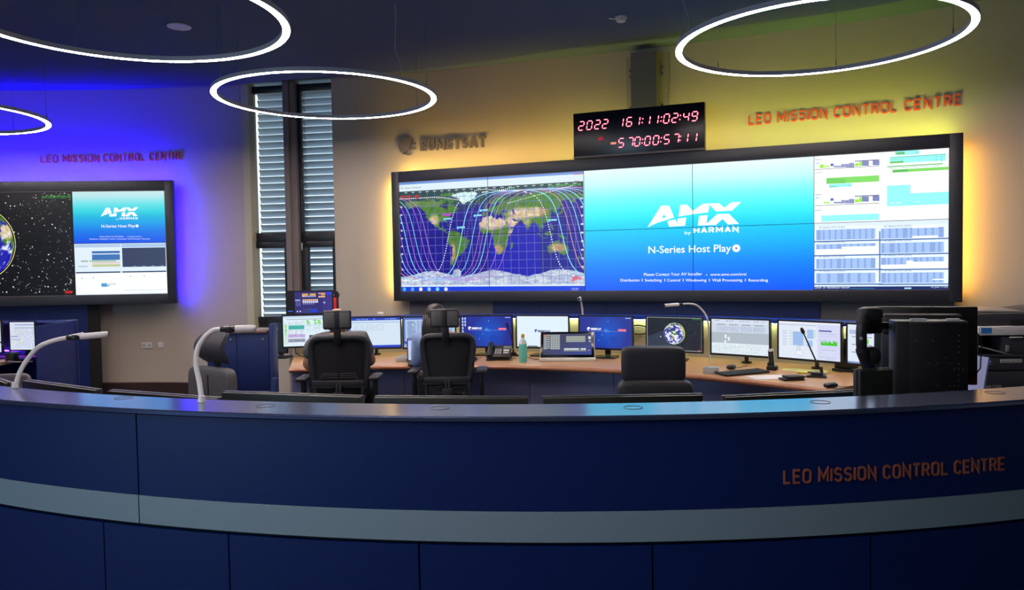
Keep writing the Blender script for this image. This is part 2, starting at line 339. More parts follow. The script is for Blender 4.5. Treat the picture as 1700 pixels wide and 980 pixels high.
# ------------------------------------------------------------------ screen pictures
class Pic:
    """a picture shown on a screen: coloured shapes in a flat stack, in picture units mapped to metres"""
    def __init__(s, W_, H_, w, h, ox=0, oy=0):
        s.W, s.H, s.w, s.h = W_, H_, w, h; s.v = []; s.f = []; s.c = []; s.k = 0
    def pt(s, x, y, k): return ((x/s.W-.5)*s.w, -.0002*k, (.5-y/s.H)*s.h)
    def layer(s): s.k += 1
    def poly(s, pts, col, k=None, lc=None):
        k = s.k if k is None else k; b = len(s.v); s.v += [s.pt(x, y, k) for x, y in pts]; s.f.append(tuple(range(b, b+len(pts))))
        if isinstance(col, list): s.c += [lin(q) for q in col]
        else: s.c += [lin(col)]*len(pts)
    def rect(s, x0, y0, x1, y1, col, k=None): s.poly([(x0, y1), (x1, y1), (x1, y0), (x0, y0)], col if not isinstance(col, list) else [col[1], col[1], col[0], col[0]], k)
    def line(s, pts, wd, col, k=None, dash=None):
        for i, (a, b) in enumerate(zip(pts, pts[1:])):
            if dash and i % dash[0] >= dash[1]: continue
            dx, dy = b[0]-a[0], b[1]-a[1]; L = hypot(dx, dy) or 1; nx, ny = -dy/L*wd/2, dx/L*wd/2
            s.poly([(a[0]+nx, a[1]+ny), (b[0]+nx, b[1]+ny), (b[0]-nx, b[1]-ny), (a[0]-nx, a[1]-ny)], col, k)
    def disc(s, x, y, r, col, n=24, k=None, ry=None): s.poly([(x+r*cos(2*pi*i/n), y+(ry or r)*sin(2*pi*i/n)) for i in range(n)], col, k)
    def grid(s, x0, y0, x1, y1, nx, ny, fn, k=None):
        k = s.k if k is None else k; b = len(s.v)
        for j in range(ny+1):
            for i in range(nx+1):
                u, v = i/nx, j/ny; s.v.append(s.pt(x0+(x1-x0)*u, y0+(y1-y0)*v, k)); s.c.append(lin(fn(u, v)))
        for j in range(ny):
            for i in range(nx):
                q = b+j*(nx+1)+i; s.f.append((q+nx+1, q+nx+2, q+1, q))
    def text(s, t, x, y, h, col, w=None, align='l', bold=0, k=None, spacing=1.0):
        """capital height h in picture units; w sets the width"""
        k = s.k if k is None else k
        me = text_mesh(t, 1, bold=bold, spacing=spacing)
        if not len(me.vertices): return
        xs = [v.co.x for v in me.vertices]; x0, x1 = min(xs), max(xs); cap = .73
        ky = h/cap; kx = (w/(x1-x0)) if w else ky*(s.W/s.w)/(s.H/s.h); tw = (x1-x0)*kx
        X = x-(tw/2 if align == 'c' else tw if align == 'r' else 0); b = len(s.v)
        for v in me.vertices: s.v.append(s.pt(X+(v.co.x-x0)*kx, y-v.co.y*ky, k)); s.c.append(lin(col))
        for p in me.polygons: s.f.append(tuple(b+i for i in p.vertices))
        bpy.data.meshes.remove(me)
    def heavy(s, t, x, y, w, h, col):
        bm = heavy_bm(t, w, h, 0)
        for f in bm.faces: s.poly([(x+v.co.x, y-v.co.y) for v in f.verts], col)
        bm.free()
    def strokes(s, t, x, y, w, h, col, sw=.2):
        bm = sign_bm(t, w, h, .001, sw)
        for f in bm.faces:
            if all(v.co.z > .0005 for v in f.verts): s.poly([(x+v.co.x, y-v.co.y) for v in f.verts], col)
        bm.free()
    def build(s, name, parent, mtx=None, m='screen', label=None):
        me = bpy.data.meshes.new(name); me.from_pydata(s.v, [], s.f); me.update()
        a = me.color_attributes.new('Col', 'FLOAT_COLOR', 'POINT')
        flat = []
        for q in s.c: flat += [*q, 1]
        a.data.foreach_set('color', flat); me.materials.append(M[m])
        o = bpy.data.objects.new(name, me); C.objects.link(o); o.parent = parent
        if mtx is not None: o.matrix_local = mtx
        if label: o['label'] = label
        return o
# ------------------------------------------------------------------ the room
def spline(pts, n=8):
    out = []; P = [Vector((*p, 0)) for p in pts]; P = [P[0]*2-P[1]]+P+[P[-1]*2-P[-2]]
    for i in range(1, len(P)-2):
        for k in range(n):
            t = k/n; a, b, c, d = P[i-1:i+3]
            out.append(.5*((2*b)+(c-a)*t+(2*a-5*b+4*c-d)*t*t+(3*b-a-3*c+d)*t**3))
    out.append(P[-2]); return out
def slab_wall(name, pts, z0, z1, th, m, label):
    """a bowed wall standing on a plan curve, its thickness behind the curve"""
    b = MB(); outs = []
    for i in range(len(pts)):
        t = (pts[min(i+1, len(pts)-1)]-pts[max(i-1, 0)]).normalized(); outs.append((-t.y, t.x))
    b.sweep([(0, z0), (th, z0), (th, z1), (0, z1)], pts, outs)
    return struct(b.build(name, m, smooth=30), label)
XJ0, XJ1 = -3.43, -2.18        # the window bay in the wall, its two jambs
YB0, YB1 = 10.0, 9.80
left_pts = spline([(-10.6, 9.55), (-8.6, 10.02), (-6.78, 10.30), (-5.2, 10.34), (-4.2, 10.21), (XJ0, YB0)])
rp = [gz(x, y, CEIL) for x, y in [(700, 119), (820, 107), (1050, 83), (1260, 57), (1560, 8)]]
rp[-1].x += .07; rp[-1].y += .09
right_pts = spline([(XJ1, YB1), (-1.7, 9.73)]+[(p.x, p.y) for p in rp]+[(5.45, 6.42), (6.4, 4.9)])
slab_wall('wall_left', left_pts, 0, CEIL, .20, 'wall', 'grey plaster wall behind the left video wall')
slab_wall('wall_back', right_pts, 0, CEIL, .20, 'wall', 'bowed plaster wall behind the large video wall, lit gold from behind the frame')
XL, XR, YF = -10.6, 6.3, -4.2
b = MB(); b.box(((XL+XR)/2, 3, -.05), (18.5, 15.4, .1)); struct(b.build('floor', 'floor', smooth=0))
b = MB(); b.box(((XL+XR)/2, 3, CEIL+.1), (18.5, 15.4, .2)); struct(b.build('ceiling', 'ceiling', smooth=0), 'slate grey ceiling')
b = MB(); b.box(((XL+XR)/2, YF-.1, CEIL/2), (XR-XL, .2, CEIL)); struct(b.build('wall_front', 'wall', smooth=0))
b = MB(); b.box((XL-.1, (9.7+YF)/2, CEIL/2), (.2, 9.7-YF, CEIL)); struct(b.build('wall_side', 'wall', smooth=0))
b = MB(); b.box((XR+.1, (4.9+YF)/2, CEIL/2), (.2, 4.9-YF, CEIL)); struct(b.build('wall_right', 'wall', smooth=0))
# dropped ceiling panel; its bowed edge stops short of the wall and leaves a cove
CP = 4.0
pe = [gz(x, y, CP) for x, y in [(0, 137), (150, 140), (340, 142), (480, 137), (580, 128), (700, 119), (820, 99.5), (1050, 64), (1260, 38), (1500, 1)]]
edge = spline([(-10.4, pe[0].y-.45), (-8.4, pe[0].y-.12)]+[(p.x, p.y-(.12 if 2 < i < 6 else 0)) for i, p in enumerate(pe)]+[(5.2, 5.75), (6.2, 4.3)], 6)
b = MB(); vs0 = [b.bm.verts.new((p.x, p.y, CP)) for p in edge]+[b.bm.verts.new((6.2, YF, CP)), b.bm.verts.new((-10.4, YF, CP))]
fc = b.bm.faces.new(vs0); r = bmesh.ops.extrude_face_region(b.bm, geom=[fc])
for v in [g for g in r['geom'] if isinstance(g, bmesh.types.BMVert)]: v.co.z += .035
bmesh.ops.triangulate(b.bm, faces=[f for f in b.bm.faces if len(f.verts) > 4])
struct(b.build('ceiling_panel', 'panel_ceiling', smooth=0), 'dark dropped ceiling panel with a bowed edge')
# skirting
def skirt(name, pts):
    outs = []
    for i in range(len(pts)):
        t = (pts[min(i+1, len(pts)-1)]-pts[max(i-1, 0)]).normalized(); outs.append((t.y, -t.x))
    b = MB(); b.sweep([(0, 0), (.018, 0), (.018, .15), (0, .16)], pts, outs); return struct(b.build(name, 'skirting'))
skirt('baseboard_left', left_pts); skirt('baseboard_back', right_pts)

# ------------------------------------------------------------------ window bay: two tall windows, outside blinds
def bay_y(x): return YB0+(YB1-YB0)*(x-XJ0)/(XJ1-XJ0)
bd = Vector((XJ1-XJ0, YB1-YB0, 0)).normalized(); bn = Vector((bd.y, -bd.x, 0))   # bn points into the room
def bay(u, back, z): return Vector((XJ0, YB0, 0))+bd*u-bn*back+UP*z
BW = hypot(XJ1-XJ0, YB1-YB0)
def bay_box(b, u0, u1, f, k, z0, z1, bev=0):
    rot = Matrix(((bd.x, -bn.x, 0, 0), (bd.y, -bn.y, 0, 0), (0, 0, 1, 0), (0, 0, 0, 1)))
    c = bay((u0+u1)/2, (f+k)/2, (z0+z1)/2); b.box(c, (u1-u0, k-f, z1-z0), rot, bev); return b
b = MB(); bay_box(b, -.02, .075, .0, .20, 0, CEIL); struct(b.build('trim_1', 'jamb', smooth=0), 'pale jamb at the left of the window bay')
def px_u(x, y, back=.14):
    d = ray(x, y); o = bay(0, back, 0); t = (o.x*bn.x+o.y*bn.y)/(d.x*bn.x+d.y*bn.y); p = d*t+Vector((0, 0, EYE)); q = p-o; return q.x*bd.x+q.y*bd.y, p.z
uA0 = px_u(412, 300)[0]; uA1 = px_u(484, 300)[0]; uB0 = px_u(498, 300)[0]; uB1 = px_u(560.5, 300)[0]
b = MB(); bay_box(b, uA1-.03, uB0-.08, .0, .21, 0, CEIL); bay_box(b, uB0-.08, uB0, .05, .21, 0, CEIL); struct(b.build('trim_2', 'mullion', smooth=0), 'grey post between the two tall windows')
b = MB(); bay_box(b, uB1, BW+.02, .0, .20, 0, CEIL); struct(b.build('trim_3', 'wall', smooth=0))
zt = 4.03; zm0 = px_u(450, 402)[1]; zm1 = px_u(450, 387)[1]; zb = .95
b = MB(); bay_box(b, 0, BW, .0, .32, 0, zb-.06); struct(b.build('wall_sill', 'wall', smooth=0))
def slats(b, u0, u1, z0, z1, pitch, tilt, depth):
    z = z1
    rot = Matrix(((bd.x, -bn.x, 0, 0), (bd.y, -bn.y, 0, 0), (0, 0, 1, 0), (0, 0, 0, 1)))
    while z > z0:
        for q in range(4):   # a shallow curved slat in four strips
            a0, a1 = tilt-.25+.13*q, 0
            off = (q-1.5)*depth/4
            c = bay((u0+u1)/2, .42+off*cos(tilt), z+off*sin(tilt))
            b.box(c, (u1-u0, depth/4*1.04, .0016), rot @ Matrix.Rotation(a0+.06, 4, 'X'))
        z -= pitch
for nm, u0, u1, lab in (('window_1', uA0, uA1-.03, 'left tall dark framed window with a closed outside blind'), ('window_2', uB0, uB1, 'right tall dark framed window with a closed outside blind')):
    w = thing(nm, lab, None); w['kind'] = 'structure'; w.location = bay((u0+u1)/2, .14, zb); inv = w.matrix_basis.inverted() if False else None
    def loc(b):  # shift meshes built in room space to the window's own origin
        bmesh.ops.translate(b.bm, verts=b.bm.verts[:], vec=-w.location); return b
    b = MB(); f = .035
    bay_box(b, u0, u0+f, .12, .20, zb-.06, zt, .004); bay_box(b, u1-.035, u1, .12, .20, zb-.06, zt, .004); bay_box(b, u0, u1, .12, .20, zt-.09, zt, .004); bay_box(b, u0, u1, .12, .20, zb-.06, zb, .004)
    bay_box(b, u0, u1, .12, .20, zm0, zm1, .004)
    loc(b).build('window_frame', 'winframe', w)
    b = MB(); g = .065
    bay_box(b, u0+.03, u0+.03+g, .105, .19, zb, zm0, .004); bay_box(b, u1-.03-g*.8, u1-.02, .105, .19, zb, zm0, .004); bay_box(b, u0+.03, u1-.02, .105, .19, zm0-.08, zm0, .004); bay_box(b, u0+.03, u1-.02, .105, .19, zb, zb+.08, .004)
    loc(b).build('sash', 'winframe', w)
    b = MB(); bay_box(b, u0+f, u1-.035, .155, .159, zm1, zt-.09); bay_box(b, u0+.03+g, u1-.03-g*.8, .155, .159, zb+.08, zm0-.08); loc(b).build('pane', 'glass', w, smooth=0)
    b = MB(); us = px_u(432 if nm == 'window_1' else 506, 300, .42)[0]; slats(b, us, u1+.12, zb-.1, zt+.02, .092, radians(-50), .098); loc(b).build('blind', 'slat', w, smooth=0)
    b = MB(); bay_box(b, us-.075, us-.06, .34, .38, zb-.1, zt); bay_box(b, us-.115, us-.062, .37, .40, zb-.1, zt); bay_box(b, us+.03, us+.034, .36, .37, zb-.1, zt); loc(b).build('guide_rail', 'alu', w)
    b = MB(); bay_box(b, u0+.012, u0+.028, .09, .12, zm0-.12, zm0-.02, .004); loc(b).build('hinge', 'lightgrey', w)

# ------------------------------------------------------------------ ring lamps
def ring_lamp(x, y, z, R, label, wires, cord=None):
    t = thing('ring_lamp', label, 'ring lamp', (x, y, z), 0, 'ceiling ring lamps')
    circ = lambda r, zz, n=160: [(r*cos(2*pi*i/n), r*sin(2*pi*i/n), zz) for i in range(n)]
    def ringprof(prof, n=160):
        b = MB(); R_ = [[b.bm.verts.new((r*cos(2*pi*i/n), r*sin(2*pi*i/n), zz)) for r, zz in prof] for i in range(n)]
        k = len(prof)
        for i in range(n):
            for j in range(k): b.bm.faces.new((R_[i][j], R_[(i+1) % n][j], R_[(i+1) % n][(j+1) % k], R_[i][(j+1) % k]))
        return b
    ringprof([(R-.027, .034), (R+.027, .034), (R+.027, -.002), (R+.0245, -.002), (R+.0245, .004), (R-.0245, .004), (R-.0245, -.002), (R-.027, -.002)]).build('housing', 'ringmetal', t)
    ringprof([(R-.0243, .0035), (R+.0243, .0035), (R+.0243, -.0015), (R-.0243, -.0015)]).build('diffuser', 'ringlight', t)
    for a in wires:
        a = radians(a); b = MB(); b.cyl((R*cos(a), R*sin(a), .05), (R*cos(a), R*sin(a), CP-z-.012), .0016, n=6); b.cyl((R*cos(a), R*sin(a), .05), (R*cos(a), R*sin(a), .09), .005, n=8)
        b.cyl((R*cos(a), R*sin(a), CP-z-.04), (R*cos(a), R*sin(a), CP-z-.012), .008, n=8); b.build('suspension_wire', 'alu', t)
    if cord is not None:
        a = radians(cord); px_, py_ = R*cos(a), R*sin(a); b = MB()
        b.tube([(px_, py_, .05), (px_, py_, .10), (px_-.01, py_, .16), (px_-.05, py_-.01, .28), (px_-.045, py_, .40), (px_-.04, py_, .52), (px_-.04, py_, CP-z-.012)], .0035, 6); b.build('power_cord', 'lightgrey', t)
    return t
RZ = 3.3
ring_lamp(-2.515, 5.103, RZ, 1.026, 'large glowing ring lamp hung around the round downlight at the left', (15, 75, 135, 195, 255, 315))
ring_lamp(-1.760, 7.523, RZ, 1.030, 'glowing ring lamp hung in front of the two tall windows', (40, 100, 160, 220, 345, 280), cord=322)
ring_lamp(2.342, 5.885, RZ, 1.026, 'glowing ring lamp hung at the right above the orange lettering', (60, 120, 180, 240, 300, 0), cord=190)
ring_lamp(-6.02, 8.127, RZ, 1.028, 'glowing ring lamp by the blue lit wall, cut by the left edge of the photo', (20, 80, 140, 200, 260, 320))
ring_lamp(-1.2, 1.2, RZ, 1.028, 'ring lamp hung above the front of the counter', (20, 80, 140, 200, 260, 320))

# ------------------------------------------------------------------ the front counter
CX, CY, CR = .40, 8.40, 5.885
A0, A1 = pi+.78, pi-.78       # from the far left to the far right end
def ang(x, y, z): p = gz(x, y, z); return atan2(p.x-CX, p.y-CY) % (2*pi)
ct = thing('reception_counter', 'long curved navy counter with a pale grey band and metallic top', 'counter', (CX, CY, 0))
def carc(r0, r1, a0, a1, z0, z1, name, m, n=40, label=None):
    b = MB(); b.arc(0, 0, r0, r1, a0, a1, z0, z1, n); return b.build(name, m, ct, label=label)
g = .0016/CR*2
s1 = ang(260, 750, .97)
for a, c in ((A0, s1), (s1, A1)):
    carc(CR-.02, CR, a-g if a != A0 else a, c+g if c != A1 else c, .832, 1.130, 'upper_panel', 'navy', 60)
    carc(CR-.018, CR+.002, a-g if a != A0 else a, c+g if c != A1 else c, .728, .831, 'grey_band', 'band', 60, 'pale grey band')
carc(CR-.05, CR-.021, A0, A1, .66, 1.13, 'backing', 'gap', 80)
cuts = [A0]+[ang(x, 930, .6) for x in (147, 399, 715, 1068, 1420)]+[A1]
for a, c in zip(cuts, cuts[1:]): carc(CR-.02, CR+.004, a-g, c+g, .06, .715, 'lower_panel', 'navy', 24)
carc(CR-.06, CR-.03, A0, A1, 0, .70, 'plinth', 'gap', 60)
b = MB(); N = 90
pp = [(CR*1.0*sin(A0+(A1-A0)*i/N), CR*cos(A0+(A1-A0)*i/N)) for i in range(N+1)]; oo = [(sin(A0+(A1-A0)*i/N), cos(A0+(A1-A0)*i/N)) for i in range(N+1)]
b.sweep([(-.215, 1.132), (.006, 1.132), (.012, 1.136), (.012, 1.147), (.006, 1.152), (-.215, 1.152)], pp, oo); b.build('counter_top', 'countertop', ct, label='grey metallic top')
for x, y in ((205, 661), (441, 674), (731, 678), (1051, 677), (1362, 668), (1652, 652)):
    p = gz(x, y, 1.152); R = .033; b = MB(); b.tube([(p.x-CX+R*cos(2*pi*i/28), p.y-CY+R*sin(2*pi*i/28), 1.1525) for i in range(28)], .0009, 5, closed=True); b.build('cable_grommet', 'duct', ct)
# inner worktop and legs under the monitors behind the counter
b = MB(); b.arc(0, 0, CR-1.15, CR-.06, A0, A1, .715, .74, 60); b.build('worktop', 'desk', ct)

# lettering on the counter
def on_cyl(px, py, R):
    d = ray(px, py); ox, oy = -CX, -CY; A = d.x**2+d.y**2; B = 2*(d.x*ox+d.y*oy); Cc = ox*ox+oy*oy-R*R; t = (-B-sqrt(B*B-4*A*Cc))/(2*A); return d*t+Vector((0, 0, EYE))
pL, pR = on_cyl(1300, 804, CR), on_cyl(1667, 781, CR); pT = on_cyl(1300, 780, CR)
aL, aR = atan2(pL.x-CX, pL.y-CY) % (2*pi), atan2(pR.x-CX, pR.y-CY) % (2*pi)
# ------------------------------------------------------------------ video walls
def plane_q(P0, D, N, h, back=0.0):
    """photo point -> (distance along the wall screen, distance below its top) on that wall's front plane"""
    O = P0-N*back
    def q(x, y):
        d = ray(x, y); E = Vector((0, 0, EYE)); t = (O-E).dot(N)/d.dot(N); p = E+d*t-O; return p.dot(D), h-p.z
    return q
def seg_line(b, x0, z0, x1, z1, y0, y1): b.box(((x0+x1)/2, (y0+y1)/2, (z0+z1)/2), (abs(x1-x0), abs(y1-y0), abs(z1-z0)))
# --- world picture, drawn from longitude / latitude outlines
LAND = {
 'green': [[(-168,66),(-162,70),(-156,71),(-141,70),(-128,70),(-115,68),(-108,68),(-95,68),(-94,72),(-85,69),(-81,68),(-86,64),(-94,61),(-94,58),(-85,55),(-82,52),(-80,51),(-79,55),(-78,59),(-77,62),(-70,61),(-65,59),(-62,56),(-56,52),(-60,50),(-66,50),(-64,48),(-60,46),(-66,44),(-70,43),(-74,40),(-76,36),(-81,31),(-80,26),(-82,28),(-84,30),(-90,29),(-97,27),(-97,22),(-94,18),(-91,19),(-87,21),(-88,16),(-83,15),(-83,10),(-78,9),(-80,7),(-85,10),(-92,14),(-105,20),(-109,25),(-113,31),(-110,24),(-115,30),(-120,34),(-124,40),(-124,48),(-130,54),(-140,60),(-150,60),(-158,56),(-165,55),(-158,59),(-165,62)],
  [(-62,66),(-70,63),(-78,64),(-73,67),(-85,70),(-88,73),(-80,73),(-68,69)],[(-90,77),(-75,77),(-62,82),(-75,83),(-92,81)],[(-117,70),(-105,69),(-105,73),(-117,73)],[(-125,72),(-119,71),(-117,75),(-124,74)],[(-100,71),(-92,73),(-96,76),(-102,74)],
  [(-78,8),(-72,12),(-62,10),(-52,5),(-50,0),(-44,-3),(-35,-6),(-39,-14),(-41,-22),(-48,-26),(-53,-33),(-57,-36),(-62,-39),(-65,-43),(-67,-47),(-69,-51),(-68,-55),(-74,-52),(-75,-46),(-73,-38),(-71,-30),(-70,-19),(-76,-14),(-81,-6),(-80,0),(-77,4)],
  [(-6,35),(10,37),(11,33),(20,31),(25,32),(32,31),(35,27),(37,21),(43,12),(51,12),(48,5),(42,-2),(40,-10),(40,-16),(35,-22),(33,-27),(27,-34),(19,-35),(15,-27),(12,-17),(13,-9),(9,-1),(9,4),(4,6),(-8,4),(-13,8),(-17,14),(-16,22),(-10,29)],[(44,-25),(47,-25),(50,-16),(49,-12),(44,-17)],
  [(-9,37),(-9,43),(-2,43),(-1,46),(-5,48),(2,51),(8,54),(9,57),(12,54),(20,55),(24,59),(28,60),(22,61),(25,65),(21,65),(17,61),(16,56),(12,56),(8,58),(5,60),(12,66),(20,70),(30,70),(41,67),(33,66),(38,64),(44,66),(46,68),(60,69),(68,69),(72,72),(80,72),(88,75),(104,77),(113,74),(130,71),(140,73),(160,70),(178,69),(180,66),(178,63),(170,60),(163,60),(163,56),(157,51),(156,57),(163,62),(155,60),(143,59),(135,54),(141,52),(136,44),(130,42),(129,36),(126,35),(125,39),(121,40),(118,39),(122,37),(120,34),(122,30),(117,23),(110,21),(106,19),(109,12),(105,9),(100,13),(103,2),(101,3),(99,8),(98,16),(94,17),(91,22),(87,21),(80,14),(80,11),(77,8),(73,17),(70,21),(67,25),(57,26),(56,27),(50,30),(48,30),(51,25),(56,26),(59,22),(52,16),(44,13),(39,21),(35,28),(34,31),(36,36),(28,37),(27,40),(35,42),(41,42),(37,45),(37,47),(31,46),(28,43),(26,40),(23,38),(22,37),(19,42),(13,45),(18,41),(16,38),(12,42),(8,44),(3,43),(0,40),(-2,37)],
  [(-5,50),(1,51),(0,54),(-3,58),(-6,57),(-4,54)],[(-10,52),(-6,52),(-6,55),(-9,54)],[(-24,65),(-14,65),(-16,66.5),(-22,66.4)],[(130,32),(136,34),(141,36),(142,40),(145,44),(141,45),(139,38),(133,35)],[(95,5),(105,-5),(103,-5),(97,1)],[(105,-6),(114,-7),(114,-8.5),(106,-7.5)],[(109,1),(117,7),(119,3),(116,-4),(110,-3)],[(120,1),(124,1),(122,-5),(120,-5)],[(131,-1),(141,-3),(147,-6),(150,-10),(143,-9),(138,-8)],[(120,18),(122,18),(126,7),(122,7)],
  [(114,-22),(122,-18),(130,-12),(136,-12),(137,-17),(140,-17),(142,-11),(146,-19),(153,-26),(150,-37),(144,-38),(138,-35),(131,-31),(124,-33),(115,-34),(113,-26)],[(145,-41),(148,-41),(147,-43.5)],[(173,-35),(178,-38),(174,-41)],[(172,-41),(174,-42),(168,-47),(167,-45)],[(52,71),(56,71),(68,76),(60,76)],[(12,77),(25,80),(12,80)],[(-85,22),(-75,20),(-77,21)],[(80,8),(82,7),(81,9)],[(142,46),(144,50),(143,54),(142,50)]],
 'ice': [[(-73,78),(-55,71),(-53,66),(-48,61),(-43,60),(-40,65),(-24,70),(-20,75),(-18,80),(-30,83),(-50,82),(-62,81)]],
}
HOLES = [[(48,46),(53,46),(53,37),(49,38)]]
def _pip(x, y, P):
    c = False; j = len(P)-1
    for i in range(len(P)):
        xi, yi = P[i]; xj, yj = P[j]
        if (yi > y) != (yj > y) and x < (xj-xi)*(y-yi)/(yj-yi)+xi: c = not c
        j = i
    return c
_BB = {k: [(min(p[0] for p in P), min(p[1] for p in P), max(p[0] for p in P), max(p[1] for p in P), P) for P in v] for k, v in LAND.items()}
_rng = random.Random(3); _NT = [[_rng.random() for _ in range(64)] for _ in range(64)]
def vnoise(x, y):
    xi, yi = math.floor(x), math.floor(y); fx, fy = x-xi, y-yi; fx = fx*fx*(3-2*fx); fy = fy*fy*(3-2*fy)
    g = lambda a, b: _NT[a % 64][b % 64]
    return (g(xi, yi)*(1-fx)+g(xi+1, yi)*fx)*(1-fy)+(g(xi, yi+1)*(1-fx)+g(xi+1, yi+1)*fx)*fy
def fbm(x, y): return .5*vnoise(x, y)+.3*vnoise(2.1*x+7, 2.1*y+3)+.2*vnoise(4.3*x+1, 4.3*y+9)
def mixc(a, b, t): t = max(0, min(1, t)); return tuple(a[i]*(1-t)+b[i]*t for i in range(3))
def blob(lo, la, cx, cy, rx, ry): return max(0, 1-hypot((lo-cx)/rx, (la-cy)/ry))
def earth(lo, la, sea=(10, 2, 140)):
    lo = (lo+180) % 360-180; j = fbm(lo*.35, la*.35)-.5; l2, a2 = lo+j*5, la+(fbm(lo*.4+30, la*.4)-.5)*5
    for k in ('ice', 'green'):
        for x0, y0, x1, y1, P in _BB[k]:
            if x0 <= l2 <= x1 and y0 <= a2 <= y1 and _pip(l2, a2, P):
                if k == 'ice': return mixc((170, 225, 220), (225, 250, 250), fbm(lo*.3, la*.3)+.2)
                if any(_pip(l2, a2, H) for H in HOLES): return sea
                n = fbm(lo*.25, la*.25); c = mixc((46, 98, 22), (86, 138, 34), n*1.3)
                dry = max(blob(lo, la, 10, 24, 34, 15)*3.2, blob(lo, la, 48, 24, 16, 13)*3, blob(lo, la, 66, 38, 34, 14)*2.2, blob(lo, la, 92, 40, 28, 11)*2.6, blob(lo, la, 133, -25, 19, 10)*2, blob(lo, la, -107, 33, 13, 13)*1.8, blob(lo, la, 20, -25, 13, 11)*1.8, blob(lo, la, -69, -30, 6, 26)*2, blob(lo, la, 46, 5, 8, 8)*1.6, blob(lo, la, 75, 23, 12, 10)*.9)
                tan = mixc((168, 142, 92), (246, 228, 196), fbm(lo*.2+9, la*.2+4)*1.25) if lo < 100 and la > 0 else mixc((150, 112, 66), (206, 172, 120), n*1.3)
                c = mixc(c, tan, min(1, dry))
                if la > 58: c = mixc(c, (58, 128, 40), .6)
                if lo < -90 and la > 58: c = mixc(c, (150, 150, 110), n*.8)
                return c
    ant = -70+5*sin(lo*.05+1)+3*fbm(lo*.1, 3)
    if la < ant or blob(lo, la, -62, -68, 10, 9) > .15: return mixc((120, 140, 190), (226, 232, 240), fbm(lo*.12, la*.3)*1.25)
    c = sea
    if la > 58+10*exp(-((lo+60)/40)**2)*-1: c = mixc(sea, (26, 74, 62), .9 if la > 61 else .5)
    elif 0 < lo < 100 and la < 20: c = mixc(c, (4, 0, 190), .7)
    return c

# --- the splash picture shown on both walls, in units of its own window
AMXP = [[(50,495),(258,160),(388,158),(462,345),(350,378),(200,425)], [(355,400),(485,372),(508,445),(518,360),(650,343),(632,470),(385,485)],
 [(530,328),(556,150),(660,143),(752,240),(905,133),(1010,126),(990,262),(760,290)], [(1010,126),(1160,122),(1238,192),(1345,108),(1500,102),(1360,235),(1110,250),(1018,152)],
 [(848,318),(982,305),(962,432),(972,432),(1130,290),(1310,285),(1465,440),(1295,450),(1210,365),(1105,458),(830,466)]]
AMXH = [(270,352),(310,290),(330,345)]
RAMP = [(0, (222, 252, 255)), (.12, (190, 250, 255)), (.25, (110, 246, 252)), (.40, (40, 226, 244)), (.5, (0, 196, 248)), (.62, (0, 172, 255)), (.78, (0, 128, 255)), (1, (0, 84, 255))]
def ramp(t, R=RAMP):
    for (a, ca), (b_, cb) in zip(R, R[1:]):
        if t <= b_: return mixc(ca, cb, (t-a)/(b_-a))
    return R[-1][1]
qv = plane_q(VW0, VWD, VWN, VWH, .014)
_x0, _y0 = qv(970, 284.5); _x1, _y1 = qv(1351, 482.5); _y0 = qv(1160, 272)[1]
def amx_n(x, y): u, v = qv(1070+x/9.335, 325+y/9.335); return (u-_x0)/(_x1-_x0), (v-_y0)/(_y1-_y0)
AMXP = [[amx_n(*p) for p in P] for P in AMXP]; AMXH = [amx_n(*p) for p in AMXH]
def nq(x, y): u, v = qv(x, y); return (u-_x0)/(_x1-_x0), (v-_y0)/(_y1-_y0)
def splash(p, X, Y, w, h, dim=1.0):
    t = lambda u, v: (X+u*w, Y+v*h)
    p.grid(X, Y, X+w, Y+h, 1, 40, lambda u, v: tuple(c*dim for c in ramp(v))); p.layer()
    wh = (255, 255, 255)
    for P in AMXP: p.poly([t(*q) for q in P], wh)
    def tx(s, xa, ya, xb, hh, bold=0):
        a = nq(xa, ya); b_ = nq(xb, ya)[0]; c = nq(xa, ya-hh); p.text(s, *t(*a), (a[1]-c[1])*h, wh, w=(b_-a[0])*w, bold=bold)
    tx('by', 1137, 389.5, 1147.5, 5.2); _a = nq(1151.5, 388.3); _c = nq(1151.5, 378.3); p.strokes('HARMAN', *t(*_a), (nq(1226.5, 388.3)[0]-_a[0])*w, (_a[1]-_c[1])*h, wh, .2); tx('N-Series Host Play', 1077, 421, 1214, 12.2, .006)
    tx('Please Contact Your AV Installer', 1069.5, 458.4, 1166, 5); tx('\u2022', 1172, 458.2, 1174.5, 3); tx('www.amx.com/svsi', 1179.5, 458.2, 1239, 4.8)
    for s, a, b_ in (('Distribution', 1030.5, 1062), ('Switching', 1071, 1099), ('Control', 1108, 1129.5), ('Windowing', 1138.5, 1173), ('Wall Processing', 1182.5, 1232.5), ('Recording', 1243, 1275)): tx(s, a, 467.8, b_, 4.8)
    for a in (1066, 1103.5, 1134, 1177.5, 1237): tx('I', a, 467.6, a+1, 4.8)
    c = t(*nq(1222.5, 412.6)); r = (nq(1229, 412.6)[0]-nq(1222.5, 412.6)[0])*w; p.disc(*c, r, wh); p.layer()
    p.poly([t(*q) for q in AMXH], tuple(c_*dim for c_ in ramp(.42)))
    p.poly([(c[0]-r*.22, c[1]-r*.34), (c[0]+r*.42, c[1]), (c[0]-r*.22, c[1]+r*.34)], (10, 40, 160)); p.layer()

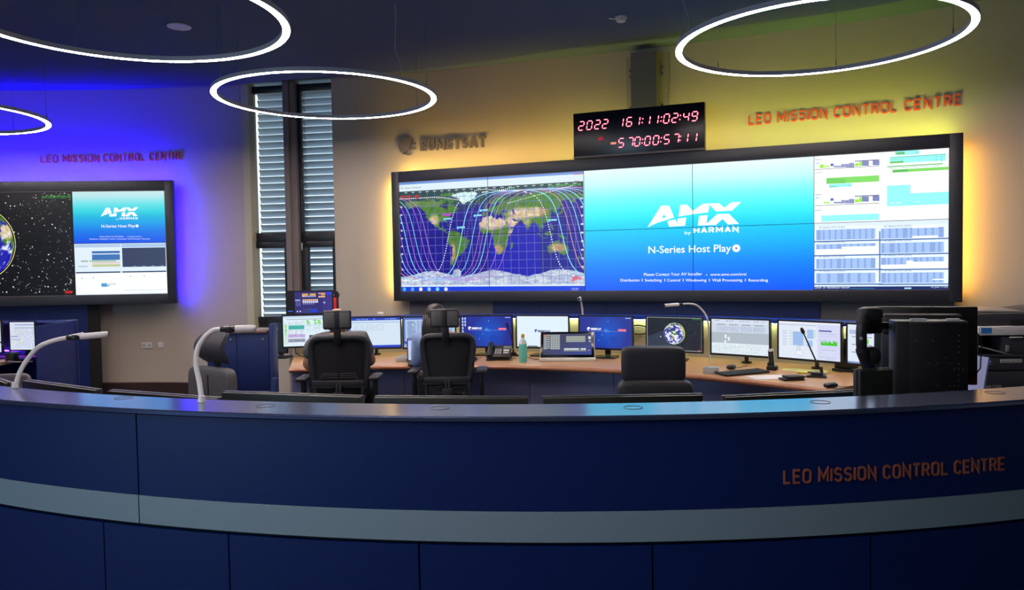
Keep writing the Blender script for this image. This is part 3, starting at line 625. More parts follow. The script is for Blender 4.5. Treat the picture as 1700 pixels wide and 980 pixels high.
def video_wall(label, P0, D, N, w, h, fx0, fx1, fz0, fz1, cols):
    t = thing('video_wall', label, 'video wall', mtx=frame3(P0, D, -N, UP))
    b = MB()
    for x0, x1, z0, z1 in ((0, fx0, 0, h), (fx1, w, 0, h), (fx0, fx1, 0, fz0), (fx0, fx1, fz1, h)): b.box(((x0+x1)/2, .035, (z0+z1)/2), (x1-x0, .07, z1-z0), bev=.003)
    b.build('frame', 'frame_dark', t)
    b = MB(); b.box(((fx0+fx1)/2, .042, (fz0+fz1)/2), (fx1-fx0, .05, fz1-fz0)); b.build('display_backing', 'matte', t, smooth=0)
    b = MB(); r = .006
    for x0, x1, z0, z1 in ((fx0, fx1, fz0-.001, fz0+r), (fx0, fx1, fz1-r, fz1), (fx0, fx0+r, fz0, fz1), (fx1-r, fx1, fz0, fz1)): b.box(((x0+x1)/2, .012, (z0+z1)/2), (x1-x0, .02, z1-z0))
    b.build('inner_trim', 'greymetal', t, smooth=0)
    for c in cols:
        b = MB(); b.box((c, .011, (fz0+fz1)/2), (.005, .003, fz1-fz0)); b.build('bezel_gap', 'gap', t, smooth=0)
    b = MB(); b.box(((fx0+fx1)/2, .011, (fz0+fz1)/2), (fx1-fx0, .003, .005)); b.build('bezel_gap', 'gap', t, smooth=0)
    return t
u0, v0 = qv(662, 303.4); u1, v1 = qv(1576.5, 244); vb = qv(1100, 483.2)[1]; vt = (v0+v1)/2
vw = video_wall('large video wall showing a world map and a turquoise and blue splash screen', VW0, VWD, VWN, VWW, VWH, u0, u1, VWH-vb, VWH-vt, [qv(x, 400)[0] for x in (811.5, 970.5, 1150.5, 1351.5)])
PM = Matrix.Translation((VWW/2, .0138, VWH/2))
def pb(p, q, x0, y0, x1, y1, col):
    a = q(x0, y0); b_ = q(x1, y0); c = q(x0, y1); p.rect(a[0], a[1], b_[0], c[1], col)
# map window
p = Pic(VWW, VWH, VWW, VWH)
xs = qv(970.3, 400)[0]; p.rect(u0, vt, xs, vb, (222, 240, 250)); p.layer()
p.rect(u0, vt, xs, vt+.035, (110, 150, 220)); p.text('w Footprints 2022', u0+.03, vt+.03, .018, (30, 40, 70)); p.text('File  Options  Simulations', u0+.03, vt+.085, .02, (50, 60, 80))
for i in range(9): p.rect(u0+.03+i*.055, vt+.12, u0+.055+i*.055, vt+.142, (70, 90, 120))
p.rect(xs-.12, vt+.0, xs-.005, vt+.04, (225, 80, 80)); p.text('gmv', xs-.11, vt+.125, .025, (200, 40, 110), bold=.02)
mx0 = qv(664, 400)[0]; mx1 = qv(969.5, 400)[0]; my0 = (qv(663.7, 318.7)[1]+qv(968.3, 300.8)[1])/2; my1 = (qv(668.6, 472)[1]+qv(971, 474)[1])/2
p.layer(); p.grid(mx0, my0, mx1, my1, 330, 170, lambda u, v: earth(-180+360*u, 90-180*v)); p.layer()
LL = lambda lo, la: (mx0+(mx1-mx0)*(lo+180)/360, my0+(my1-my0)*(90-la)/180)
for lo in range(-165, 180, 15): p.line([LL(lo, 89), LL(lo, -89)], .0045, (112, 112, 190))
for la in range(-75, 90, 15): p.line([LL(-179.5, la), LL(179.5, la)], .0045, (112, 112, 190))
for la in range(-60, 75, 15): p.rect(LL(175, la)[0], LL(0, la)[1]-.012, LL(179, la)[0], LL(0, la)[1]+.008, (235, 235, 245)); p.rect(LL(-177.5, la)[0], LL(0, la)[1]-.012, LL(-174, la)[0], LL(0, la)[1]+.008, (225, 225, 240))
for lo in range(-165, 180, 15): p.rect(LL(lo-3, 0)[0], my0+.012, LL(lo+3, 0)[0], my0+.022, (190, 210, 210))
p.layer()
def track(lo0, col, wd, dash=None, asc=True, k=26.0):
    seg = []; N_ = 240
    for i in range(N_+1):
        uu = -pi/2+pi*i/N_ if asc else pi/2+pi*i/N_
        inc = radians(81.3); la = math.degrees(math.asin(sin(inc)*sin(uu))); lo = lo0+math.degrees(atan2(cos(inc)*sin(uu), cos(uu)))+k*(i/N_-.5)*.48
        if not asc: lo += 180
        lo = (lo+180) % 360-180
        if seg and abs(lo-seg[-1][0]) > 180:
            p.line([LL(*a) for a in seg], wd, col, dash=dash); seg = []
        seg.append((lo, la))
    if len(seg) > 1: p.line([LL(*a) for a in seg], wd, col, dash=dash)
for lo, col, wd in [(-52, (150, 230, 255), .009), (-29, (130, 200, 255), .008), (-17, (190, 130, 230), .006), (-9, (200, 150, 230), .005), (-2, (150, 230, 255), .008), (8, (200, 140, 230), .006), (24, (190, 130, 220), .006), (40, (180, 120, 210), .006)]: track(lo, col, wd); p.layer()
for lo, col, wd in [(-177, (180, 140, 230), .006), (-167, (150, 230, 255), .009), (-157, (200, 130, 220), .006), (-147, (150, 220, 255), .007), (-134, (190, 120, 220), .006), (-123, (200, 150, 220), .006), (141, (150, 230, 255), .009), (156, (240, 180, 150), .006), (165, (180, 140, 230), .006), (174, (160, 220, 255), .008)]: track(lo, col, wd, asc=False); p.layer()
track(-78, (240, 250, 255), .010, (6, 3)); p.layer(); track(-41, (170, 140, 220), .006, (6, 3)); p.layer(); track(120, (250, 250, 255), .010, (6, 3), asc=False); p.layer()
p.line([LL(-178+i*2.0, 76-14*sin(i*.0) if i < 40 else 76-(i-40)*.35) for i in range(0, 76)], .012, (245, 255, 250), dash=(2, 1))
p.line([LL(-24+i*2, 84+1.5*sin(i*.2)) for i in range(40)], .012, (245, 255, 250), dash=(2, 1)); p.line([LL(40+i*2, 58+i*.42) for i in range(62)], .009, (230, 250, 210), dash=(2, 1))
for lo, la in ((-85, 34), (-58, 17), (-24, 38), (-12, 47), (118, 24)): p.disc(*LL(lo, la), .016, (120, 230, 250), 8); p.rect(LL(lo+3, la)[0], LL(0, la+2)[1], LL(lo+14, la)[0], LL(0, la-1)[1], (150, 220, 240))
p.rect(LL(-88, 42)[0], LL(0, 44)[1], LL(-72, 0)[0], LL(0, 40)[1], (190, 60, 200))
for i, x in enumerate((-176, -163, -146)): p.rect(LL(x, 0)[0], LL(0, 82)[1], LL(x+9, 0)[0], LL(0, 79)[1], (200, 40, 30)); p.rect(LL(x, 0)[0], LL(0, 77.5)[1], LL(x+9, 0)[0], LL(0, 75)[1], (180, 30, 30))
p.text('22:161 2022/06/10 11:02:51.918', LL(116, 0)[0], LL(0, 83)[1], .028, (130, 220, 90), w=LL(176, 0)[0]-LL(116, 0)[0])
p.text('gmv', LL(158, 0)[0], LL(0, -82)[1], .05, (240, 40, 60), bold=.03)
tb = qv(667.6, 476.5)[1]; p.rect(u0, tb, xs, vb, (16, 60, 220)); p.layer()
for i, c in enumerate([(70, 180, 250), (90, 170, 240), (240, 240, 220), (150, 200, 250), (110, 220, 250), (220, 235, 255)]): p.disc(u0+.05+i*.115, (tb+vb)/2, .024, c, 12)
p.text('11:02 AM', xs-.16, tb+.038, .016, (220, 230, 255)); p.text('6/10/2022', xs-.16, tb+.062, .016, (220, 230, 255))
p.build('map_window', vw, PM)
# splash window
p = Pic(VWW, VWH, VWW, VWH); xe = qv(1351, 400)[0]; splash(p, xs+.004, vt, xe-xs-.004, vb-vt); p.build('splash_window', vw, PM, 'screen_hi')
# right hand column
p = Pic(VWW, VWH, VWW, VWH); xr = u1; vm = qv(1465, 367)[1]; c2 = lambda x, y: (1350+x/7.54, 240+y/7.54); c3 = lambda x, y: (1460+x/7.54, 240+y/7.54); c4 = lambda x, y: (1350+x/7.391, 365+y/7.391)
p.rect(xe, vt, xr, vb, (252, 254, 255)); p.layer()
def cb(c, x0, y0, x1, y1, col): pb(p, qv, *c(x0, y0), *c(x1, y1), col)
DK, LI, GR, CY_, NB = (70, 74, 100), (150, 226, 60), (124, 214, 96), (146, 252, 250), (84, 100, 170)
for dy in (0, 452):
    cb(c2, 20, 312+dy, 828, 318+dy, (40, 44, 66)); cb(c2, 20, 190+dy*.97, 108, 196+dy*.97, DK); cb(c2, 32, 228+dy*.96, 78, 242+dy*.96, (140, 200, 240)); cb(c2, 140, 190+dy, 290, 194+dy, (200, 204, 214))
    if not dy: cb(c2, 84, 250, 128, 298, LI)
    for i in range(5): cb(c2, 130+i*16, 262+dy, 142+i*16, 290+dy, LI)
    cb(c2, 216, 240+dy*.96, 256, 272+dy*.96, NB)
    for i in range(16): x = 258+i*16; cb(c2, x, (266 if i < 6 else 244 if i < 12 else 230)+dy, x+13, 286+dy, NB if i != 8 else (130, 130, 190))
    cb(c2, 520, 236+dy, 572, 274+dy, LI); cb(c2, 576, 216+dy*.98, 610, 270+dy, LI)
    for i in range(5): cb(c2, 612+i*17, 208+dy*.98, 627+i*17, 268+dy*.99, NB)
    for i in range(5): cb(c2, 745+i*17, 200+dy*.98, 760+i*17, 260+dy*.99, NB)
    cb(c2, 520, 204+dy*.97, 828, 216+dy*.97, (96, 100, 140))
cb(c2, 20, 354, 108, 359, DK); cb(c2, 20, 822, 108, 828, DK); cb(c2, 150, 354, 290, 357, (200, 200, 210)); cb(c2, 150, 826, 290, 829, (210, 190, 200))
cb(c2, 165, 420, 826, 496, GR); cb(c2, 196, 498, 480, 540, CY_); cb(c2, 200, 524, 306, 536, (90, 160, 120)); cb(c2, 432, 514, 478, 520, (90, 160, 120)); cb(c2, 102, 890, 826, 968, CY_)
cb(c3, 192, 76, 498, 140, CY_); cb(c3, 130, 160, 830, 240, CY_); cb(c3, 94, 272, 796, 288, (120, 190, 130)); cb(c3, 94, 300, 796, 305, (90, 170, 160)); cb(c3, 162, 316, 866, 354, GR)
cb(c3, 94, 516, 388, 625, CY_); cb(c3, 94, 624, 866, 776, CY_); p.layer()
for i in range(4): cb(c2, 172+i*9, 424, 176+i*9, 492, (84, 176, 84))
for i in range(20): cb(c2, 212+i*9.5, 426+(i % 3)*3, 217+i*9.5, 488, (92, 188, 96))
cb(c3, 212, 104, 316, 128, (104, 176, 84)); cb(c3, 194, 100, 316, 105, (70, 130, 110)); cb(c3, 445, 92, 498, 97, (70, 130, 110)); cb(c3, 445, 112, 498, 117, (70, 130, 110))
cb(c3, 130, 158, 832, 168, (84, 180, 160)); cb(c3, 130, 214, 300, 240, (104, 190, 100)); cb(c3, 130, 186, 300, 192, (110, 170, 90))
for x in (690, 762):
    for y in (152, 186, 203): cb(c3, x, y, x+36, y+6, (60, 150, 170))
cb(c3, 162, 322, 360, 350, (90, 180, 90)); cb(c3, 130, 730, 190, 740, (220, 255, 255)); cb(c3, 214, 726, 268, 738, (230, 255, 255)); cb(c3, 460, 712, 505, 722, (220, 255, 255))
p.rect(xe, vm, xr, vb, (216, 232, 252)); p.layer()
TB = [(36, 100, 805, 262, 10, []), (36, 278, 805, 436, 9, [(.0, .55, .42, 1), (.42, .38, 1, 1)]), (36, 456, 805, 612, 9, []), (36, 632, 805, 786, 6, []), (830, 84, 1648, 242, 9, [(.48, .1, .86, .2), (.48, .8, .86, 1)]), (830, 262, 1648, 420, 8, []), (830, 440, 1648, 606, 10, [(0, .68, .39, 1), (.39, .4, .49, 1), (.49, .5, 1, 1)]), (830, 626, 1648, 786, 10, [(.78, .66, .99, .76)])]
for x0, y0, x1, y1, n, gaps in TB:
    cb(c4, x0-8, y0-10, x1+8, y1, (228, 242, 255))
p.layer()
for x0, y0, x1, y1, n, gaps in TB:
    a = qv(*c4(x0, y0)); b_ = qv(*c4(x1, y0)); c = qv(*c4(x0, y1)); X0, Y0, X1, Y1 = a[0], a[1], b_[0], c[1]; w_, h_ = X1-X0, Y1-Y0
    p.rect(X0, Y0+h_*.16, X1-.03, Y1-h_*.05, (160, 190, 240)); p.text('EPS CHARGING STATUS CONTROL', X0+.03, Y0+h_*.07, .018, (60, 80, 110), w=w_*.42)
p.layer()
for x0, y0, x1, y1, n, gaps in TB:
    a = qv(*c4(x0, y0)); b_ = qv(*c4(x1, y0)); c = qv(*c4(x0, y1)); X0, Y0, X1, Y1 = a[0], a[1], b_[0], c[1]; w_, h_ = X1-X0, Y1-Y0
    for i in range(n):
        for j in range(10):
            cw = w_/n*(.62 if (i*7+n) % 5 == 0 else .3); X = X0+w_*(i+.12)/n*.97; Y = Y0+h_*(.2+.075*j); p.rect(X, Y, X+cw, Y+h_*.03, (96, 120, 180) if (i+j) % 4 else (78, 100, 165))
    p.rect(X0-.02, Y1, X1+.03, Y1+.012, (70, 110, 170))
p.layer()
for x0, y0, x1, y1, n, gaps in TB:
    a = qv(*c4(x0, y0)); b_ = qv(*c4(x1, y0)); c = qv(*c4(x0, y1)); w_, h_ = b_[0]-a[0], c[1]-a[1]
    for g0, g1, g2, g3 in gaps: p.rect(a[0]+g0*w_, a[1]+g1*h_, a[0]+g2*w_, a[1]+g3*h_*.97, (250, 254, 255))
xm = qv(*c4(817, 100))[0]; p.rect(xm-.006, vm+.1, xm+.006, vb-.08, (80, 120, 180)); zt_ = qv(*c4(20, 822))[1]; p.rect(xe, zt_, xr, vb, (28, 44, 104)); p.layer()
p.rect(xe+.34, zt_+.015, xe+.56, vb-.015, (40, 110, 150)); p.text('Daten  an  Bandsteuer manuell', xe+.01, vb-.02, .022, (210, 230, 250), w=.32); p.text('10 Juni 11:02', xr-.15, vb-.022, .02, (190, 210, 240), w=.14); p.rect(xr-.38, zt_+.012, xr-.32, vb-.012, (170, 220, 240))
p.build('telemetry_window', vw, PM, 'screen_hi')
# cladding below the frame
def below(parent, D_, x0, x1, y, z1, z0, m, nm='base_panel'):
    b = MB(); b.box(((x0+x1)/2, y+.01, (z0+z1)/2), (x1-x0-.003, .02, z1-z0)); return b.build(nm, m, parent, smooth=0)
for a, c in ((812.5, 895), (895, 1004), (1004, 1122), (1122, 1252), (1252, 1362)): below(vw, VWD, qv(a, 515)[0], qv(c, 515)[0], .11, 0, -1.231, 'navy2')
for a, c in ((672, 812), (1362, 1588)): below(vw, VWD, qv(a, 515)[0], qv(c, 515)[0], .13, 0, -1.231, 'duct')
b = MB()
for x in (.6, 2.2, 3.9, 5.5): b.box((x, .19, .8), (.08, .14, 1.3))
b.box((3.05, .235, .35), (5.3, .03, .06)); b.box((3.05, .235, 1.25), (5.3, .03, .06)); b.build('wall_bracket', 'duct', vw, smooth=0)

# ---- left video wall
ql = plane_q(LW0, LWD, LWN, VWH, .014)
fu1 = ql(276.5, 400)[0]; lvt = (ql(122, 317.5)[1]+ql(275, 316.5)[1])/2; lvb = (ql(124, 490.5)[1]+ql(277, 488.6)[1])/2; lu0 = LWW-fu1+.0
lw = video_wall('left video wall with a starry black picture, against the blue lit wall', LW0, LWD, LWN, LWW, VWH, lu0, fu1, VWH-lvb, VWH-lvt, [ql(122, 400)[0]])
PL = Matrix.Translation((LWW/2, .0138, VWH/2)); lx = ql(122.3, 400)[0]
p = Pic(LWW, VWH, LWW, VWH); p.rect(lu0+.6, lvt, lx, lvb, (8, 10, 16)); p.layer()
rs = random.Random(11)
for i in range(1500):
    x, y = rs.uniform(lu0+.62, lx-.02), rs.uniform(lvt+.02, lvb-.04); s_ = rs.choice((.003, .004, .004, .005, .007)); g_ = rs.choice((60, 90, 130, 200, 250)); p.rect(x-s_, y-s_, x+s_, y+s_, (g_, g_, int(g_*.96)))
p.layer(); ec = ql(-39, 405); er = (ql(23, 405)[0]-ec[0])
p.disc(*ec, er*1.05, (250, 240, 150), 64); p.layer(); p.disc(*ec, er*1.035, (10, 10, 30), 64); p.layer()
def globe(p, cx, cy, r, lo0, la0, n=56, sea=(30, 30, 170), cl=.56, k=None):
    b0 = len(p.v); rows = []
    def colr(x, y):
        rr = min(.9999, x*x+y*y); z = sqrt(1-rr); cl_, sl = cos(radians(la0)), sin(radians(la0)); Y = y*cl_+z*sl; Z = z*cl_-y*sl
        la = math.degrees(math.asin(max(-1, min(1, Y)))); lo = lo0+math.degrees(atan2(x, Z)); c = earth(lo, la, sea)
        cd = fbm(lo*.07+20+la*.02, la*.11+5); return mixc(c, (236, 240, 255), (cd-cl)*7)
    N1 = n//2
    for j in range(N1+1):
        for i in range(n):
            R_ = j/N1; a = 2*pi*i/n; x, y = R_*cos(a), R_*sin(a); p.v.append(p.pt(cx+r*x, cy-r*y, p.k)); p.c.append(lin(colr(x, y)))
    for j in range(N1):
        for i in range(n): p.f.append((b0+j*n+i, b0+(j+1)*n+i, b0+(j+1)*n+(i+1) % n, b0+j*n+(i+1) % n))
globe(p, *ec, er, -60, 10, 120); p.layer()
p.text('22:161 2022/06/10 11:02:51.784', ql(69, 326)[0], lvt+.085, .035, (60, 190, 60), w=ql(117, 326)[0]-ql(69, 326)[0]); p.text('gmv', ql(107.5, 487)[0], lvb-.03, .05, (240, 50, 40), w=.10, bold=.02)
p.build('space_window', lw, PL)
p = Pic(LWW, VWH, LWW, VWH); my = ql(200, 404.2)[1]; splash(p, lx+.004, lvt, fu1-lx-.004, my-lvt, .92); p.build('splash_window', lw, PL)
p = Pic(LWW, VWH, LWW, VWH); p.rect(lx+.004, my, fu1, lvb, (226, 240, 255)); p.layer(); W2 = fu1-lx; H2 = lvb-my; xx = lambda t: lx+t*W2; yy = lambda t: my+t*H2
p.rect(xx(.01), yy(.01), xx(.5), yy(.07), (180, 204, 232)); p.rect(xx(.51), yy(.01), xx(1), yy(.08), (170, 200, 236)); p.rect(xx(.515), yy(.09), xx(.985), yy(.46), (48, 60, 92)); p.rect(xx(.19), yy(.145), xx(.49), yy(.19), (56, 110, 176)); p.rect(xx(.19), yy(.21), xx(.49), yy(.32), (60, 116, 184))
p.rect(xx(.07), yy(.325), xx(.145), yy(.35), (150, 170, 150)); p.rect(xx(.16), yy(.325), xx(.45), yy(.35), (150, 190, 150)); p.rect(xx(.19), yy(.36), xx(.49), yy(.385), (224, 196, 176)); p.rect(xx(.19), yy(.40), xx(.49), yy(.45), (196, 204, 150)); p.rect(xx(.04), yy(.43), xx(.14), yy(.445), (160, 180, 170))
p.rect(xx(.01), yy(.545), xx(.49), yy(.57), (30, 54, 90)); p.rect(xx(.51), yy(.545), xx(.985), yy(.57), (30, 54, 90)); p.rect(xx(.01), yy(.57), xx(.99), yy(.97), (252, 254, 255)); p.layer()
for a, c in ((.07, .66), (.19, .655), (.59, .64), (.74, .635)): p.rect(xx(a), yy(c), xx(a+.012), yy(c+.015), (90, 110, 130))
p.rect(xx(.28), yy(.77), xx(.34), yy(.84), (84, 160, 210)); p.rect(xx(.34), yy(.785), xx(.44), yy(.795), (110, 150, 180)); p.rect(xx(.34), yy(.81), xx(.37), yy(.83), (84, 160, 210)); p.rect(xx(.52), yy(.91), xx(.985), yy(.917), (190, 200, 210))
for i in range(4): p.rect(xx(.63+.1*i), yy(.44), xx(.66+.1*i), yy(.448), (160, 176, 200))
p.build('report_window', lw, PL)
for a, c in ((-300, -120), (-120, 58), (58, 141)): below(lw, LWD, max(.4, ql(a, 560)[0]), ql(c, 560)[0], .12, 0, -1.231, 'navy2')
below(lw, LWD, ql(141, 560)[0], ql(161, 560)[0], .11, 0, -1.231, 'matte', 'stand_post')
b = MB()
for x in (1.0, 2.6, 4.6): b.box((x, .19, .8), (.08, .14, 1.3))
b.box((2.9, .245, .4), (4.4, .03, .06)); b.box((2.9, .245, 1.2), (4.4, .03, .06)); b.build('wall_bracket', 'duct', lw, smooth=0)

# ------------------------------------------------------------------ clock over the large video wall
qc = plane_q(VW0, VWD, VWN, 0, -.01)
c0 = qc(951.5, 189.5); c1 = qc(1169.5, 168.3); c2_ = qc(952, 260)
KW, KT, KB = c1[0]-c0[0], -(c0[1]+c1[1])/2, VWH+.004
clk = thing('digital_clock', 'black digital clock with glowing red digits above the large video wall', 'clock', mtx=frame3(VW0+VWD*c0[0]+VWN*.01+UP*KB, VWD, -VWN, UP)); KH = KT-KB
b = MB(); b.box((KW/2, .05, KH/2), (KW, .10, KH), bev=.004); b.build('housing', mat('clock_housing', (16, 12, 26), .3), clk)
b = MB(); b.box((KW/2, -.004, .012), (KW, .012, .022)); b.build('bottom_rail', 'greymetal', clk)
M['led'] = mat('clock_led', (40, 0, 8), .4, emis=(1, .16, .22), estr=5.0); M['led_glow'] = mat('clock_led_glow', (40, 0, 8), .4, emis=(1, .0, .06), estr=.75); M['led_or'] = mat('clock_led_orange', (60, 10, 0), .4, emis=(1, .22, .12), estr=1.4)  # the dim red material paints the glow around the lit digits
SEG = {'a': ((.1, 1), (.9, 1)), 'b': ((1, .93), (1, .55)), 'c': ((1, .45), (1, .07)), 'd': ((.1, 0), (.9, 0)), 'e': ((0, .45), (0, .07)), 'f': ((0, .93), (0, .55)), 'g': ((.1, .5), (.9, .5))}
DIG = {'0': 'abcdef', '1': 'bc', '2': 'abged', '4': 'fgbc', '5': 'afgcd', '6': 'afgedc', '7': 'abc', '9': 'abcdfg'}
def kq(x, y): u, v = qc(x, y); return u-c0[0], -v-KB
k6 = lambda x, y: (930+x/6.54, 160+y/6.54)
def flatseg(b, p0, p1, w, y):
    d = Vector((p1[0]-p0[0], 0, p1[1]-p0[1])); L = d.length; d /= L; n = Vector((-d.z, 0, d.x)); P = Vector((p0[0], y, p0[1])); Q = Vector((p1[0], y, p1[1]))
    vs = [P+d*w/2+n*w/2, Q-d*w/2+n*w/2, Q, Q-d*w/2-n*w/2, P+d*w/2-n*w/2, P]; lo = [b.bm.verts.new(v) for v in vs]; hi = [b.bm.verts.new(v-Vector((0, .0015, 0))) for v in vs]
    b.bm.faces.new(hi); b.bm.faces.new(lo[::-1])
    for i in range(6): b.bm.faces.new((lo[i], lo[(i+1) % 6], hi[(i+1) % 6], hi[i]))
DH, DW_ = .094, .056
def digit(ch, cx, z):
    b1, b2 = MB(), MB()
    if ch == ':':
        for zz in (.28, .72):
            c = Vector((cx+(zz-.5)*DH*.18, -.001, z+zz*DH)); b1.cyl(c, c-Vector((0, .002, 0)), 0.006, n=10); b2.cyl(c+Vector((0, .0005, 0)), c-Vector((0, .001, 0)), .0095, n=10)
        dg_ = b1.build('colon', 'led', clk, smooth=0); b2.build('lens', 'led_glow', dg_, smooth=0); return  # lens: wider dim red discs, a painted glow around the dots
    for s_ in DIG[ch]:
        f = lambda q: (cx+(q[0]-.5)*DW_+(q[1]-.5)*DH*.16, z+q[1]*DH); a, c = f(SEG[s_][0]), f(SEG[s_][1])
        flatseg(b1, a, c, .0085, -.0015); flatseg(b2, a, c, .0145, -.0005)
    dg_ = b1.build('digit', 'led', clk, smooth=0); b2.build('lens', 'led_glow', dg_, smooth=0)  # lens: wider dim red segments that paint a glow around the core
z1_ = kq(*k6(230, 368))[1]; z2_ = kq(*k6(660, 552))[1]
for ch, x in zip('2022', (230, 318, 405, 488)): digit(ch, -(DW_/2 if ch == '1' else 0)+kq(*k6(x, 300))[0], z1_)
for ch, x in zip('161:11:02:49', (683, 750, 862, 894, 974, 1064, 1097, 1155, 1246, 1303, 1368, 1460)): digit(ch, -(DW_/2 if ch == '1' else 0)+kq(*k6(x, 250))[0], z1_)
for ch, x in zip('570:00:57:11', (662, 762, 838, 893, 948, 1040, 1096, 1156, 1258, 1304, 1386, 1482)): digit(ch, -(DW_/2 if ch == '1' else 0)+kq(*k6(x, 460))[0], z2_)
b = MB(); x = kq(*k6(578, 510)); b.box((x[0], -.001, x[1]), (.06, .003, .022)); b.build('minus_sign', 'led_or', clk, smooth=0)
b = MB(); x = kq(*k6(440, 460)); b.box((x[0], -.001, x[1]), (.05, .002, .035)); b.build('indicator', mat('clock_indicator', (120, 0, 20), .4, emis=(.5, 0, .03), estr=.7), clk, smooth=0)

# ------------------------------------------------------------------ things on the walls and ceiling
def wall_hit(x, y, pts, off=0.0):
    d = ray(x, y); best = None
    for a, c in zip(pts, pts[1:]):
        e = c-a; n = Vector((-e.y, e.x, 0)).normalized(); a2 = a-n*off; den = d.x*n.x+d.y*n.y
        if abs(den) < 1e-6: continue
        t = (a2.x*n.x+a2.y*n.y)/den; P = d*t+Vector((0, 0, EYE)); s_ = ((P.x-a2.x)*e.x+(P.y-a2.y)*e.y)/e.length_squared
        if t > 0 and -.02 <= s_ <= 1.02 and (best is None or t < best[0]): best = (t, P, n)
    return best[1], best[2]
def follow_wall(bm, A, d, n, pts, off):
    """bend flat letters so that they stay a fixed distance off the bowed wall"""
    cache = {}
    for v in bm.verts:
        k = round(v.co.x, 3)
        if k not in cache:
            P = A+d*v.co.x; best = None
            for a, c in zip(pts, pts[1:]):
                e = c-a; den = n.x*e.y-n.y*e.x
                if abs(den) < 1e-9: continue
                w = a-P; s_ = (w.x*e.y-w.y*e.x)/den; t = (w.x*n.y-w.y*n.x)/den
                if -1e-6 <= t <= 1+1e-6 and (best is None or abs(s_) < abs(best)): best = s_
            cache[k] = best or 0
        v.co.z += cache[k]+off
def wall_sign(txt, pts, xa, ya, xb, yb, hpx, m, label, off=.05, th=.02):
    A, n1 = wall_hit(xa, ya, pts, off); B, n2 = wall_hit(xb, yb, pts, off); T, _ = wall_hit(xa, ya-hpx, pts, off); d = B-A; d.z = 0; w = d.length; d.normalize(); n = Vector((d.y, -d.x, 0))
    b = MB(); b.bm.free(); b.bm = sign_bm(txt, w, T.z-A.z, th); follow_wall(b.bm, A, d, n, pts, off)
    o = b.build('wall_lettering', m, None, smooth=0); o.matrix_world = frame3(Vector((A.x, A.y, (A.z+B.z)/2)), d, UP, n)
    return tag(o, label, 'sign')
wall_sign('LEO MISSION CONTROL CENTRE', right_pts, 1242.5, 208.5, 1596.5, 175.5, 18, 'orange', 'orange LEO MISSION CONTROL CENTRE letters on the yellow lit wall', .006, .010)
wall_sign('LEO MISSION CONTROL CENTRE', left_pts, 68, 271, 303.5, 264.8, 13, 'orange', 'dull red LEO MISSION CONTROL CENTRE letters on the blue lit wall', .008, .012)
# grey company sign
A, _ = wall_hit(697, 250, right_pts, .03); B, _ = wall_hit(806.5, 242.5, right_pts, .03); T, _ = wall_hit(697, 231.5, right_pts, .03); d = B-A; d.z = 0; w_ = d.length; d.normalize(); n = Vector((d.y, -d.x, 0))
sg = thing('company_sign', 'grey metal EUMETSAT sign with a round emblem on the wall', 'sign', mtx=frame3(Vector((A.x, A.y, (A.z+B.z)/2-.006)), d, UP, n))
b = MB(); b.bm.free(); b.bm = heavy_bm('EUMETSAT', w_, T.z-A.z, .016); follow_wall(b.bm, A, d, n, right_pts, .006); b.build('lettering', 'greymetal', sg, smooth=0)
sc_ = (T.z-A.z)/18.5/8.5*1.0
em = lambda x, y: ((x-478)*sc_*1.06, (405-y)*sc_)
b = MB(); th0 = [radians(a) for a in range(52, 246, 6)]
b.prism([em(305+118*cos(a), 328-128*sin(a)) for a in th0]+[em(265, 420), em(318, 368), em(350, 310)], .014, .034)
for q in ([(362, 300), (392, 272), (412, 278), (416, 300)], [(340, 352), (418, 346), (414, 372), (318, 376)], [(262, 432), (376, 428), (345, 450), (305, 460), (280, 452)]): b.prism([em(*v) for v in q][::-1], .014, .034)
follow_wall(b.bm, A, d, n, right_pts, -.008); b.build('emblem', 'greymetal', sg, smooth=0)
# steel post between ceiling and clock
A, n = wall_hit(1068, 110, right_pts, .19); dd = VWD
post = thing('steel_column', 'grey boxed steel column with bolted flanges above the digital clock', 'column', mtx=frame3(Vector((A.x, A.y, 0)), VWD, -VWN, UP))
pwid = .285; zb_ = VW0.z+VWH+.02
b = MB(); b.box((0, .012, (zb_+CP)/2), (pwid, .02, CP-zb_-.004)); b.box((-pwid/2+.008, .08, (zb_+CP)/2), (.016, .14, CP-zb_-.004)); b.box((pwid/2-.008, .08, (zb_+CP)/2), (.016, .14, CP-zb_-.004)); b.build('web', 'duct', post, smooth=0)
b = MB(); b.box((pwid/2+.05, .155, (zb_+CP)/2), (.11, .012, CP-zb_-.004)); b.box((-pwid/2-.04, .155, (zb_+CP)/2), (.09, .012, CP-zb_-.004)); b.build('flange', mat('flange_paint', (150, 146, 130), .6), post, smooth=0)
for sx in (1, -1):
    for z in (3.84, 3.77, 3.42):
        b = MB(); b.cyl((sx*(pwid/2+.035), .15, z), (sx*(pwid/2+.035), .138, z), .012, n=6); b.cyl((sx*(pwid/2+.035), .15, z), (sx*(pwid/2+.035), .147, z), .016, n=12); b.build('bolt', 'chrome', post)
